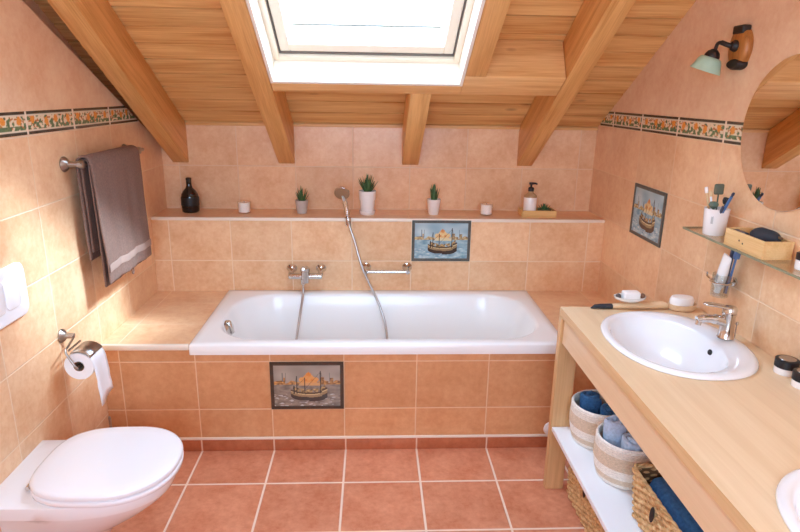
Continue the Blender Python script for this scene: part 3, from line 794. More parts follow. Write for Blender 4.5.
obj('paper', bm, M['paper'], tp, angle=30)
bm = bmesh.new(); add_lathe(bm, [(.0203,-.001),(.0203,RY1-RY0+.001),(.0185,RY1-RY0+.001),(.0185,-.001),(.0203,-.001)], 32, align((RX,RY0,RZ), (0,1,0)), cap0=False, cap1=False)
obj('cardboard_core', bm, M['card'], tp)
bm = bmesh.new(); rows = []
prof = [(RX + (RR+.0012)*math.cos(math.radians(a)), RZ + (RR+.0012)*math.sin(math.radians(a))) for a in (40,30,20,10,2)] + [(RX+RR+.004, RZ-.03),(RX+RR+.007,RZ-.06),(RX+RR+.006,RZ-.09),(RX+RR+.010,RZ-.12),(RX+RR+.012,RZ-.158)]
for i, (x, z) in enumerate(prof):
    rows.append([bm.verts.new((x + .003*math.sin(j*1.3)*(i/9), RY0 + (RY1-RY0)*j/6, z + (.028*(j/6-.5) if i == 9 else .012*(j/6-.5) if i == 8 else 0))) for j in range(7)])
for a, b2 in zip(rows, rows[1:]):
    for j in range(6): bm.faces.new((a[j], a[j+1], b2[j+1], b2[j]))
o = obj('loose_sheet', bm, M['paper'], tp); q = o.modifiers.new('thickness', 'SOLIDIFY'); q.thickness = .0012

# ------------------------------------------------------------------ toilet
TY = -.715
def d_outline(z, x0, x1, w, wb, n=40, e=2.2, mid=.42):
    """closed outline: straight back at x0 (half width wb), rounded front reaching x1 (half width w)"""
    xm = x0 + (x1-x0)*mid; pts = []
    for i in range(n+1):
        a = -PI/2 + PI*i/n
        c, s = math.cos(a), math.sin(a)
        pts.append((xm + (x1-xm)*abs(c)**(2/e), w*math.copysign(abs(s)**(2/e), s)))
    k = 8
    left = [(xm + (x0-xm)*i/k, w + (wb-w)*(i/k)**1.5) for i in range(1, k+1)]
    back = [(x0, wb - 2*wb*i/k) for i in range(1, k)]
    right = [(xm + (x0-xm)*(k-i)/k, -(w + (wb-w)*((k-i)/k)**1.5)) for i in range(0, k)]
    return [V(x, TY+y, z) for x, y in pts + left + back + right]
XW = XL + .001
to = thing('toilet', 'white wall-hung toilet with closed lid', 'toilet', (-.85, TY, .06))
bm = bmesh.new()
loft(bm, [d_outline(.055, XW, -.88, .07, .07), d_outline(.070, XW, -.83, .095, .09), d_outline(.13, XW, -.805, .100, .10), d_outline(.18, XW, -.775, .108, .105), d_outline(.215, XW, -.72, .125, .11),
          d_outline(.26, XW, -.650, .150, .115), d_outline(.310, XW, -.590, .178, .120), d_outline(.335, XW, -.568, .190, .125), d_outline(.340, XW, -.564, .192, .186),
          d_outline(.378, XW, -.550, .199, .194), d_outline(.388, XW, -.552, .198, .194), d_outline(.392, XW+.0, -.562, .190, .188)])
obj('bowl', bm, M['ceramic'], to, angle=50)
def egg(z, s=0.0, n=64):
    xa, xb, w = -.992, -.533, .208
    pts = []
    cx = -.742
    for i in range(n):
        a = 2*PI*i/n; c, sn = math.cos(a), math.sin(a)
        ax = (xb-cx if c > 0 else cx-xa) - s; e = 2.15 if c > 0 else 3.1
        pts.append(V(cx + math.copysign(abs(c)**(2/e), c)*ax, TY + math.copysign(abs(sn)**(2/e), sn)*(w-s), z))
    return pts
def slab(zs): 
    bm = bmesh.new(); loft(bm, [egg(z, s) for z, s in zs]); return bm
obj('seat', slab([(.3940,.006),(.3965,.002),(.4085,.0005),(.4125,.003),(.4135,.010)]), M['seat'], to, angle=60)
obj('lid', slab([(.4165,.012),(.4185,.003),(.4300,.0),(.4370,.004),(.4405,.014),(.4420,.05),(.4428,.12),(.443,.17)]), M['seat'], to, angle=60)
for s in (-1, 1):
    obj('hinge', tube([(-.988, TY+s*.085, .405),(-.988, TY+s*.118, .405)], .0075, 16), M['chrome'], to)
obj('fixing_cap', lathe([(.0,0),(.010,0),(.010,.004),(.0,.006)], 16, align((-.985, TY-.1105, .30), (0,-1,0))), M['plastic'], to)

fp = thing('flush_plate', 'white dual-button flush plate on the wall above the toilet', 'flush plate', (XL+.001, -.66, .985))
def plate_ring(x, hy, hz, r): return [V(x, -.648+py, .985+pz) for py, pz in rrect(0, 0, hy, hz, r, n=8)]
bm = bmesh.new(); loft(bm, [plate_ring(XL+.001,.158,.094,.03), plate_ring(XL+.012,.158,.094,.03), plate_ring(XL+.017,.152,.088,.03)]); obj('plate', bm, M['plastic'], fp)
for c_, w_ in ((-.045, .064), (.065, .042)):
    def br(x, e): return [V(x, -.648+c_+py, .992+pz) for py, pz in rrect(0, 0, w_-e, .055-e, .022, n=6)]
    bm = bmesh.new(); loft(bm, [br(XL+.0172,.0), br(XL+.020,.0), br(XL+.0225,.004)]); obj('flush_button', bm, M['seat'], fp)

tb = thing('toilet_brush', 'toilet brush with steel handle standing behind the toilet lid', 'toilet brush', (-1.02, -.16, 0.0006))
obj('brush_holder', lathe([(.0,0),(.045,0),(.045,.12),(.040,.12),(.038,.01),(.0,.008)], 28, T(-1.02,-.16,.0006)), M['plastic'], tb)
obj('brush_handle', tube([(-1.02,-.16,.012),(-1.02,-.16,.27),(-1.02,-.16,.278)], [.006,.006,.003], 12), M['steel'], tb)
pc = tag(obj('pipe_cover', lathe([(.0,0),(.034,0),(.036,.004),(.034,.014),(.026,.018),(.0,.019)], 32, align((.992,-.0135,.110), (0,-1,0))), M['plastic']), 'round white cover at the foot of the bath front beside the vanity leg', 'pipe cover')

# ------------------------------------------------------------------ vanity table
ZV = .835; VX0, VX1, VY1, VY0 = .890, XR-.002, -.292, -2.25
def superell(cx, cy, a, b, z, e=2.2, n=72):
    out = []
    for i in range(n):
        t = 2*PI*i/n; c, s = math.cos(t), math.sin(t)
        out.append(V(cx + a*math.copysign(abs(c)**(2/e), c), cy + b*math.copysign(abs(s)**(2/e), s), z))
    return out
BX, BYS = 1.180, (-.660, -1.676)
va = thing('vanity_table', 'long pale birch vanity table with open white shelf along the wall', 'vanity', (1.17, -1.2, 0))
def worktop():
    bm = bmesh.new(); rects = [V(VX0,VY0,0), V(VX1,VY0,0), V(VX1,VY1,0), V(VX0,VY1,0)]
    loops = [rects] + [superell(BX, y, .207, .265, 0) for y in BYS]
    tops = []
    for z in (ZV-.036, ZV):
        allE = []; rows = []
        for lp in loops:
            vs = [bm.verts.new((p.x, p.y, z)) for p in lp]; rows.append(vs)
            allE += [bm.edges.new((vs[i], vs[(i+1) % len(vs)])) for i in range(len(vs))]
        bmesh.ops.triangle_fill(bm, use_beauty=True, use_dissolve=False, edges=allE)
        tops.append(rows)
    for a, c in zip(*tops):
        for i in range(len(a)):
            j = (i+1) % len(a); bm.faces.new((a[i], a[j], c[j], c[i]))
    return bm
wt = obj('worktop', worktop(), [M['birch'], M['birch_edge']], va, smooth=False)
for p in wt.data.polygons:
    if abs(p.normal.z) < .5: p.material_index = 1
obj('fascia', box((.8990, VY0, .690), (.9180, -.330, ZV-.037), .002, 1), M['birch'], va)
obj('leg', box((.8865, -.329, 0.0003), (.966, -.297, ZV-.037), .002, 1), M['birch_v'], va)
obj('leg', box((.8865, VY0, 0.0003), (.966, VY0+.032, ZV-.037), .002, 1), M['birch_v'], va)
for y in (-.329, VY0): obj('rear_leg', box((1.374, y, .0003), (1.4535, y+.032, ZV-.037), .002, 1), M['birch_v'], va)
obj('shelf', box((.8905, VY0+.033, .290), (1.455, -.3305, .310), .002, 1), M['white_board'], va)

def basin(label, by, tapped):
    r = thing('washbasin', label, 'washbasin', (BX, by, ZV))
    ix = BX - .030
    A, B = .232, .290
    outer = [superell(BX, by, .202, .258, ZV-.02), superell(BX, by, .203, .259, ZV+.0004), superell(BX, by, A-.003, B-.003, ZV+.0006), superell(BX, by, A, B, ZV+.004), superell(BX, by, A-.003, B-.003, ZV+.010), superell(BX, by, A-.012, B-.012, ZV+.0145),
             superell(BX-.004, by, A-.028, B-.028, ZV+.0135), superell(ix, by, .172, .246, ZV+.008, 2.15), superell(ix, by, .166, .240, ZV-.002, 2.15), superell(ix, by, .152, .222, ZV-.05, 2.1), superell(ix, by, .120, .180, ZV-.11, 2.05), superell(ix, by, .075, .115, ZV-.143, 2), superell(ix, by, .022, .022, ZV-.150, 2)]
    under = [superell(ix, by, .03, .03, ZV-.165, 2), superell(ix, by, .09, .13, ZV-.158, 2), superell(ix, by, .135, .195, ZV-.125, 2.05), superell(ix, by, .166, .238, ZV-.06, 2.1)]
    bm = bmesh.new(); loft(bm, under + outer); obj('basin_bowl', bm, M['ceramic'], r, angle=70)
    dn = V(-.93,0,.36).normalized()
    obj('overflow_hole', lathe([(.0,-.002),(.0085,-.002),(.0085,.001),(.0,.0015)], 20, align((ix+.1570, by-.012, ZV-.030), dn) @ Matrix.Diagonal((1.5,1.15,1,1))), M['dark'], r)
    obj('drain', lathe([(.0,0),(.020,0),(.020,.003),(.0,.004)], 24, T(ix, by, ZV-.1498)), M['chrome'], r)
    return r
basin('oval white washbasin with the chrome tap and overflow hole', BYS[0], True)
basin('second white washbasin, only its rim corner in view', BYS[1], False)

tx, ty, tz = 1.366, -.650, ZV + .0155
tp_ = thing('basin_tap', 'chrome single-lever tap on the oval washbasin', 'tap', (tx, ty, tz))
obj('tap_body', lathe([(.0,0),(.027,0),(.028,.003),(.0255,.008),(.0225,.05),(.0225,.080),(.0235,.084),(.0235,.092),(.0,.093)], 32, T(tx,ty,tz)), M['chrome'], tp_)
obj('spout', tube(smooth_path([(tx-.012,ty,tz+.060),(tx-.05,ty,tz+.070),(tx-.09,ty,tz+.072),(tx-.112,ty,tz+.068)],6), [.017]*7+[.014]*6+[.0125]*6, 16), M['chrome'], tp_)
obj('aerator', tube([(tx-.104,ty,tz+.066),(tx-.106,ty,tz+.050)], .0105, 16), M['chrome'], tp_)
lv = obj('lever', lathe([(.0,.0935),(.0235,.0935),(.0235,.108),(.018,.116),(.0,.118)], 28, T(tx,ty,tz)), M['chrome'], tp_)
bm = tube(smooth_path([(tx-.005,ty-.014,tz+.112),(tx-.05,ty-.013,tz+.121),(tx-.088,ty-.008,tz+.126),(tx-.093,ty,tz+.1265),(tx-.088,ty+.008,tz+.126),(tx-.05,ty+.013,tz+.121),(tx-.005,ty+.014,tz+.112)],5), .0042, 10)
obj('lever_loop', bm, M['chrome'], lv)
obj('pop_up_rod', tube([(tx+.034,ty,tz+.0),(tx+.034,ty,tz+.045),(tx+.034,ty,tz+.050),(tx+.034,ty,tz+.058)], [.0025,.0025,.0055,.0045], 10), M['chrome'], tp_)

# ---- soap, bath brush
ZW = ZV + .0006
br_ = thing('bath_brush', 'long wooden bath brush with dark tip along the far table edge', 'brush', (1.16, -.312, ZW))
def flat_bar(pts, hw, hh, seg=14):
    rings = []
    for (x, w, h2) in pts:
        rings.append([V(x, -.312 + hw*w*math.cos(2*PI*k/seg), ZW + hh*h2*(1+math.sin(2*PI*k/seg))) for k in range(seg)])
    bm = bmesh.new(); loft(bm, rings); return bm
obj('handle', flat_bar([(1.094,.7,.65),(1.115,.75,.7),(1.18,.8,.75),(1.26,.95,.9),(1.30,1,1),(1.318,.8,.8)], .021, .0150), M['bathwood'], br_)
obj('dark_tip', flat_bar([(1.008,.10,.15),(1.024,.45,.55),(1.050,.65,.62),(1.0935,.7,.65)], .021, .0150), M['charcoal'], br_)
def soap_dish(label, x, y, z, wood, soapm):
    d = thing('soap_dish', label, 'soap dish', (x, y, z))
    bm = lathe([(.0,0),(.036,0),(.050,.009),(.054,.017),(.051,.017),(.036,.006),(.0,.005)], 36, T(x,y,z) @ Matrix.Diagonal((1.15,.72,1,1))); obj('dish', bm, wood, d)
    return d
sd = thing('soap_dish', 'oval white dish holding a square soap, on the bath brush', 'soap dish', (1.165, -.312, .8668))
zz = .8668
obj('dish', lathe([(.0,0),(.040,0),(.058,.010),(.062,.020),(.059,.020),(.041,.006),(.0,.005)], 40, T(1.165,-.308,zz) @ Matrix.Diagonal((1.05,.66,1,1))), plain('milky_glass', srgb(232,228,222), .15, coat=.4), sd)
sp = tag(obj('soap_bar', box((-.033,-.021,0), (.033,.021,.034), .007, 3, T(1.168,-.308,zz+.0065)), M['soap']), 'square white soap bar in the oval white dish', 'soap')
for x, m_, s_ in ((1.118, M['stone'], .011), (1.217, plain('brown_stone', srgb(130,92,70), .8, var=.2), .011)):
    bm = bmesh.new(); bmesh.ops.create_icosphere(bm, subdivisions=2, radius=s_, matrix=T(x,-.308,zz+.020) @ Matrix.Diagonal((.9,1.3,1,1)))
    tag(obj('pebble', bm, m_), 'dark grey pebble beside the square soap in the oval dish' if x < 1.15 else 'brown pebble beside the square soap in the oval dish', 'pebble')
wd = thing('soap_dish', 'round wooden dish under the white soap, beside the tap', 'soap dish', (1.365, -.335, ZW))
obj('dish', lathe([(.0,0),(.040,0),(.048,.006),(.051,.026),(.047,.026),(.040,.012),(.0,.011)], 36, T(1.375,-.325,ZW) @ Matrix.Diagonal((1.1,.8,1,1))), M['bathwood'], wd)
tag(obj('soap_bar', lathe([(.0,0),(.036,0),(.043,.006),(.045,.030),(.039,.042),(.0,.045)], 36, T(1.372,-.325,ZW+.0125) @ Matrix.Diagonal((1.08,.75,1,1))), M['soap']), 'rounded white soap lying in the round wooden dish', 'soap')

# ---- jars
def jar(x, y, z, r, h, lid_h, label, group):
    j = thing('cream_jar', label, 'jar', (x, y, z), group)
    obj('jar_body', lathe([(.0,0),(r*.93,0),(r*.97,.003),(r*.97,h-.001),(.0,h-.001)], 36, T(x,y,z)), M['white_pot'], j)
    ld = obj('lid', lathe([(.0,h),(r,h),(r,h+lid_h-.002),(r-.003,h+lid_h),(.0,h+lid_h)], 36, T(x,y,z)), M['black'], j)
    obj('lid_disc', lathe([(.0,h+lid_h+.0002),(r*.72,h+lid_h+.0002),(r*.7,h+lid_h+.001),(.0,h+lid_h+.001)], 32, T(x,y,z)), M['steel'], ld)
jar(1.4185, -.895, ZW, .0335, .022, .026, 'black-lidded white cream jar on the table, nearer the tap', 'cream jars on the table')
jar(1.4120, -.987, ZW, .0335, .022, .026, 'black-lidded white cream jar on the table, nearer the second washbasin', 'cream jars on the table')

# ------------------------------------------------------------------ glass shelf and what stands on it
ZG = 1.168
gs = thing('glass_shelf', 'clear glass shelf on the wall under the mirror', 'shelf', (1.407, -.74, ZG))
obj('shelf_pane', box((1.3552, -1.2, ZG-.0075), (1.4590, -.285, ZG-.0005)), M['shelfglass'], gs, smooth=False)
bm = box((1.3532, -1.2, ZG-.0078), (1.3550, -.2825, ZG-.0002)); add_box(bm, (1.3551, -.2848, ZG-.0078), (1.4590, -.2825, ZG-.0002)); obj('polished_edge', bm, M['glassedge'], gs, smooth=False)
for y in (-.60, -1.05): obj('shelf_clip', box((1.440, y-.012, ZG-.022), (1.4592, y+.012, ZG-.008), .002, 1), M['chrome'], gs)
CX, CY = 1.404, -.412
cu = thing('tumbler_cup', 'white tumbler full of brushes on the glass shelf', 'cup', (CX, CY, ZG))
obj('cup_wall', lathe([(.0,0),(.036,0),(.038,.003),(.0440,.098),(.0420,.098),(.036,.006),(.0,.005)], 36, T(CX,CY,ZG)), M['white_pot'], cu)
obj('printed_mark', box((-.004,-.0008,0), (.004,.0,.030), .0, 1, T(CX-.030,CY-.0285,ZG+.045) @ Matrix.Rotation(-.82, 4, 'Z')), plain('grey_print', srgb(190,188,186), .5), cu)
def stick(name, label, cat, base, tip, r, mat, head=None):
    s = thing(name, label, cat, base)
    obj('handle', tube([base, Vector(base).lerp(Vector(tip), .5), tip], [r*.8, r, r*.9], 10), mat, s)
    if head: head(s, Vector(tip), (Vector(tip)-Vector(base)).normalized())
    return s
zf_ = ZG + .007
def hd_brush(mat, w, l, t=.006):
    def f(s, tip, d): obj('bristle_head', box((-w,-t,-.002), (w,t,l), .003, 2, align(tip, d)), mat, s)
    return f
def hd_round(mat, r, l):
    def f(s, tip, d): obj('brush_head', lathe([(.003,-.002),(r*.7,.004),(r,l*.5),(r*.8,l*.9),(.0,l)], 18, align(tip, d)), mat, s)
    return f
stick('toothbrush', 'pale wooden toothbrush leaning in the white tumbler', 'toothbrush', (CX-.006,CY+.010,zf_), (CX-.030,CY+.034,ZG+.150), .0042, M['palewood'], hd_brush(M['white_pot'], .005, .022))
stick('toothbrush', 'white toothbrush leaning in the tumbler beside the wooden one', 'toothbrush', (CX-.002,CY-.002,zf_), (CX-.022,CY+.018,ZG+.140), .004, M['plastic'], hd_brush(M['palewood'], .005, .020))
stick('spatula_brush', 'olive square-headed spatula brush standing in the tumbler', 'brush', (CX+.002,CY+.006,zf_), (CX-.004,CY+.002,ZG+.148), .003, M['olive'], lambda s, tip, d: obj('spatula_head', box((-.017,-.006,0), (.017,.006,.040), .006, 3, align(tip, d) @ Matrix.Rotation(.8, 4, 'Z')), M['olive'], s))
stick('makeup_brush', 'sage green round make-up brush low in the tumbler', 'brush', (CX-.010,CY+.0,zf_), (CX-.018,CY-.004,ZG+.098), .005, M['sage'], hd_round(M['sage'], .017, .026))
stick('makeup_brush', 'pale-handled make-up brush behind the sage brush', 'brush', (CX+.008,CY+.0,zf_), (CX+.010,CY-.022,ZG+.118), .006, M['palewood'], hd_round(M['charcoal'], .010, .026))
stick('razor', 'black razor handle leaning in the tumbler', 'razor', (CX+.006,CY+.012,zf_), (CX+.004,CY-.048,ZG+.128), .006, M['black'], hd_round(M['black'], .007, .018))
stick('razor', 'blue handle leaning furthest out of the tumbler', 'razor', (CX+.0,CY+.016,zf_), (CX-.004,CY-.082,ZG+.155), .0055, M['blue'], hd_round(M['navyplastic'], .0055, .018))
stick('comb', 'dark blue comb end beside the long blue handle', 'comb', (CX-.004,CY+.014,zf_), (CX-.010,CY-.052,ZG+.112), .006, M['navyplastic'])
wb = thing('wooden_box', 'open light wooden box on the glass shelf', 'box', (1.407, -.668, ZG))
bx0, bx1, by0, by1, bz = 1.3580, 1.456, -.775, -.560, ZG + .0004
obj('box_base', box((bx0,by0,bz), (bx1,by1,bz+.006)), M['bamboo'], wb, smooth=False)
bm = bmesh.new()
for a, c in (((bx0,by0),(bx0+.007,by1)), ((bx1-.007,by0),(bx1,by1)), ((bx0+.0072,by0),(bx1-.0072,by0+.007)), ((bx0+.0072,by1-.007),(bx1-.0072,by1))): add_box(bm, (a[0],a[1],bz+.0062), (c[0],c[1],bz+.058), .001, 1)
obj('box_side', bm, M['bamboo'], wb)
for y in (-.645, -.665): obj('hole', lathe([(.0,0),(.0032,0),(.0032,.0005),(.0,.0006)], 14, align((bx0-.0001, y, bz+.028 + (-.003 if y < -.65 else .003)), (-1,0,0))), M['dark'], wb)
bm = bmesh.new(); bmesh.ops.create_icosphere(bm, subdivisions=4, radius=1, matrix=T(1.407,-.700,bz+.056) @ Matrix.Rotation(.25,4,'Z') @ Matrix.Diagonal((.032,.054,.030,1)))
for v in bm.verts: v.co += v.normal*.006*noise.noise(v.co*30)
pz = thing('zip_pouch', 'black cloth pouch lying in the open wooden box', 'pouch', (1.407, -.700, bz+.02))
obj('pouch_body', bm, M['charcoal'], pz)
obj('pull_tab', box((-.004,-.012,-.004), (.004,.012,.004), .002, 2, T(1.420,-.752,bz+.066)), plain('brown_tab', srgb(112,80,50), .6), pz)
cm = tag(obj('hair_comb', box((1.372,-.640,bz+.044), (1.392,-.580,bz+.056), .003, 2), M['navyplastic']), 'dark grey hair clip at the far end of the wooden box', 'hair clip')
jar(1.422, -.880, ZG+.0004, .0275, .030, .020, 'small black-lidded jar next to the wooden box on the glass shelf', None)

# ---- glass holder below the shelf, on the wall
HX, HY, HZ = 1.408, -.505, .955
th_ = thing('glass_holder', 'chrome wall ring holding a tooth glass above the tap', 'glass holder', (XR-.001, HY, HZ+.05))
obj('holder_ring', tube([(HX + .036*math.cos(2*PI*i/28), HY + .036*math.sin(2*PI*i/28), HZ+.055) for i in range(28)], .0035, 8, closed=True), M['chrome'], th_)
obj('wall_stub', lathe([(.0,0),(.016,0),(.016,.006),(.0,.008)], 20, align((XR-.001,HY,HZ+.055), (-1,0,0))), M['chrome'], th_)
obj('hook', tube(smooth_path([(HX-.01,HY+.036,HZ+.055),(HX-.012,HY+.056,HZ+.052),(HX-.014,HY+.072,HZ+.058),(HX-.014,HY+.074,HZ+.072)]), .0035, 8), M['chrome'], th_)
tg = tag(obj('tooth_glass', lathe([(.0,0),(.028,0),(.030,.003),(.0320,.085),(.0302,.085),(.0265,.007),(.0,.006)], 32, T(HX,HY,HZ)), M['toothglass']), 'clear tooth glass hanging in the chrome wall ring', 'glass')
tt = thing('toothpaste_tube', 'white toothpaste tube standing in the tooth glass', 'toothpaste', (HX, HY, HZ+.008))
ax = V(.0,-.20,1).normalized(); base = V(HX-.003,HY+.011,HZ+.012); Mx = align(base, ax)
rings = []
for z, a_, b_ in ((0,.011,.011),(.020,.011,.011),(.022,.016,.016),(.030,.020,.018),(.09,.0225,.0165),(.142,.0250,.008),(.150,.0250,.003)):
    rings.append([Mx @ V(b_*math.cos(2*PI*k/24), a_*math.sin(2*PI*k/24), z) for k in range(24)])
bm = bmesh.new(); loft(bm, rings); obj('tube_body', bm, M['white_pot'], tt)
obj('printed_band', box((-.0172,-.006,.045), (-.0166,.006,.075), 0, 1, Mx), plain('grey_print_band', srgb(160,170,178), .4), tt)
for k_, (dy, m_, lb) in enumerate(((.006, M['navyplastic'], 'dark blue toothbrush in the tooth glass, behind the tube'), (-.012, M['blue'], 'light blue toothbrush in the tooth glass, behind the tube'))):
    stick('toothbrush', lb, 'toothbrush', (HX+.0205,HY+.004-k_*.010,HZ+.012), (HX+.017,HY-.022+dy*1.2,HZ+.154), .0045, m_, hd_brush(m_, .0100, .030, .007))

# ------------------------------------------------------------------ mirror and wall lamp
mi = thing('mirror', 'large round frameless mirror above the glass shelf', 'mirror', (XR-.006, -.648, 1.305))
mm = align((XR-.001, -.650, 1.550), (-1,0,0))
obj('mirror_back', lathe([(.0,0),(.2445,0),(.2455,.001),(.2455,.0055),(.0,.0055)], 128, mm), M['mirror_edge'], mi)
obj('mirror_glass', lathe([(.0,.0056),(.2425,.0056),(.2450,.0060),(.2440,.0072),(.0,.0072)], 128, mm), M['mirror'], mi, angle=20)

la = thing('wall_lamp', 'wooden wall lamp with iron arm and pale green glass shade', 'lamp', (XR-.002, -.315, 1.835))
def lamp_oval(x, s): return [V(x, -.318 + .056*s*math.cos(2*PI*i/40), 1.832 + .070*s*math.sin(2*PI*i/40)) for i in range(40)]
bm = bmesh.new(); loft(bm, [lamp_oval(XR-.001,1), lamp_oval(XR-.018,1), lamp_oval(XR-.026,.93), lamp_oval(XR-.030,.80)]); pl_ = obj('wall_plate', bm, M['lampwood'], la)
bm = bmesh.new()
add_box(bm, (XR-.034,-.350,1.878), (XR-.001,-.286,1.908), .006, 3); obj('iron_cap', bm, M['iron'], la)
bm = bmesh.new()
loft(bm, [[V(x, -.318 + w*math.cos(2*PI*i/28)*1.0, 1.776 + h_*math.sin(2*PI*i/28)) for i in range(28)] for x, w, h_ in ((XR-.001,.042,.020),(XR-.026,.042,.020),(XR-.036,.034,.014))])
obj('iron_cap', bm, M['iron'], la)
obj('arm', tube(smooth_path([(XR-.030,-.316,1.838),(XR-.045,-.314,1.838),(XR-.060,-.308,1.843),(XR-.072,-.295,1.850),(XR-.078,-.283,1.848),(XR-.080,-.277,1.836),(XR-.080,-.274,1.824)], 6), [.015]*7+[.0085]*12+[.0065]*18, 14), M['iron'], la)
obj('arm_boss', lathe([(.0,0),(.020,0),(.020,.008),(.014,.016),(.0,.017)], 24, align((XR-.029,-.316,1.838), (-1,0,0))), M['iron'], la)
sd_ = V(-.24,.20,-.95).normalized(); so = V(XR-.080,-.273,1.826)
obj('socket_cup', lathe([(.0,-.004),(.010,-.002),(.022,.008),(.027,.020),(.027,.030),(.0,.030)], 28, align(so, sd_)), M['iron'], la)
shd = obj('lamp_shade', lathe([(.024,.0245),(.036,.029),(.043,.040),(.0475,.056),(.053,.070),(.056,.076),(.054,.0765),(.051,.070),(.0455,.057),(.041,.042),(.034,.032),(.0225,.028)], 40, align(so, sd_), cap0=False, cap1=False), M['mint'], la)
obj('bulb', lathe([(.008,.031),(.010,.040),(.019,.056),(.019,.064),(.012,.074),(.0,.077)], 24, align(so, sd_)), M['bulb'], la)

# ------------------------------------------------------------------ baskets and rolled towels under the table
def rope_basket(label, x, y, z):
    bk = bpy.data.objects.new('rope_basket', None); COL.objects.link(bk); bk.location = (x, y, z)
    tag(bk, label, 'basket', 'rope baskets on the white shelf')
    prof = [(.001, 0)]; H = .160; n = 20
    for i in range(n*4+1):
        t = i/(n*4); zz = .002 + H*t
        r = .098 + .016*math.sin(min(1, t*1.25)*PI*.62) - .006*max(0, t-.6)
        prof.append((r + .0022*abs(math.sin(PI*t*n)), zz))
    top = prof[-1][0]; prof += [(top-.004, H+.006), (top-.008, H+.002)]
    for i in range(9): t = 1-i/8; prof.append((.095 + .0135*math.sin(min(1, t*1.25)*PI*.62), .008 + (H-.012)*t))
    prof.append((.001, .008))
    bm = lathe(prof, 64); o = obj('basket_wall', bm, M['rope']); o.parent = bk
    return bk
def towel_roll(bm, turns=2.2, r0=.010, r1=.048, th=.017, h=.12, seed=0):
    n = 60; rings = []
    for i in range(n+1):
        t = i/n; a = turns*2*PI*t + seed; r = r0 + (r1-r0)*t
        c = V(math.cos(a), math.sin(a), 0); hh = h*(1 + .03*math.sin(a*1.3+seed) - .04*t); q = []
        for (dr, dz) in ((-.5,0),(-.5,1-.6*th/h),(-.40,1-.25*th/h),(-.2,1-.06*th/h),(0,1),(.2,1-.06*th/h),(.40,1-.25*th/h),(.5,1-.6*th/h),(.5,0)):
            p = c*(r + th*dr) + V(0,0,hh*dz); kk = 1 + .10*max(0, min(1, (dz-.5)/.3)); p.x *= kk; p.y *= kk; p += .0025*noise.noise_vector(p*28 + V(seed,0,0)); q.append(p)
        rings.append(q)
    loft(bm, rings)
    return bm
def rolled_towel(label, loc, tilt, mat, seed, group, **k):
    bm = towel_roll(bmesh.new(), seed=seed, **k)
    o = obj('rolled_towel', bm, mat, angle=80)
    o.matrix_world = T(*loc) @ Matrix.Rotation(tilt[0],4,'X') @ Matrix.Rotation(tilt[1],4,'Y')
    return tag(o, label, 'towel', group)
ZH = .3106
B1, B2 = (1.048, -.424), (1.062, -.664)
rope_basket('striped rope basket with navy towels, next to the table leg', B1[0], B1[1], ZH)
rope_basket('striped rope basket with grey-blue towels, beside the wicker basket', B2[0], B2[1], ZH)
rolled_towel('rolled navy towel at the back of the first rope basket', (B1[0]-.022, B1[1]+.044, ZH+.012), (.0,-.02), M['navy'], 1.0, 'navy rolls', r1=.037, th=.017, h=.172, turns=1.7)
rolled_towel('rolled navy towel at the front of the first rope basket', (B1[0]+.022, B1[1]-.044, ZH+.012), (.0,.0), M['navy'], 3.2, 'navy rolls', r1=.036, th=.017, h=.158, turns=1.7)
rolled_towel('rolled grey-blue towel standing tallest at the back of its rope basket', (B2[0]-.038, B2[1]+.030, ZH+.012), (.0,-.02), M['greyblue'], .4, 'grey-blue rolls', r1=.034, th=.015, h=.205, turns=1.8)
rolled_towel('rolled grey-blue towel at the front of its rope basket', (B2[0]-.010, B2[1]-.050, ZH+.012), (.02,.0), M['greyblue'], 2.4, 'grey-blue rolls', r1=.034, th=.015, h=.180, turns=1.7)
rolled_towel('rolled grey-blue towel deeper under the table top in its rope basket', (B2[0]+.048, B2[1]+.018, ZH+.012), (.0,.02), M['greyblue'], 4.4, 'grey-blue rolls', r1=.033, th=.015, h=.185, turns=1.8)

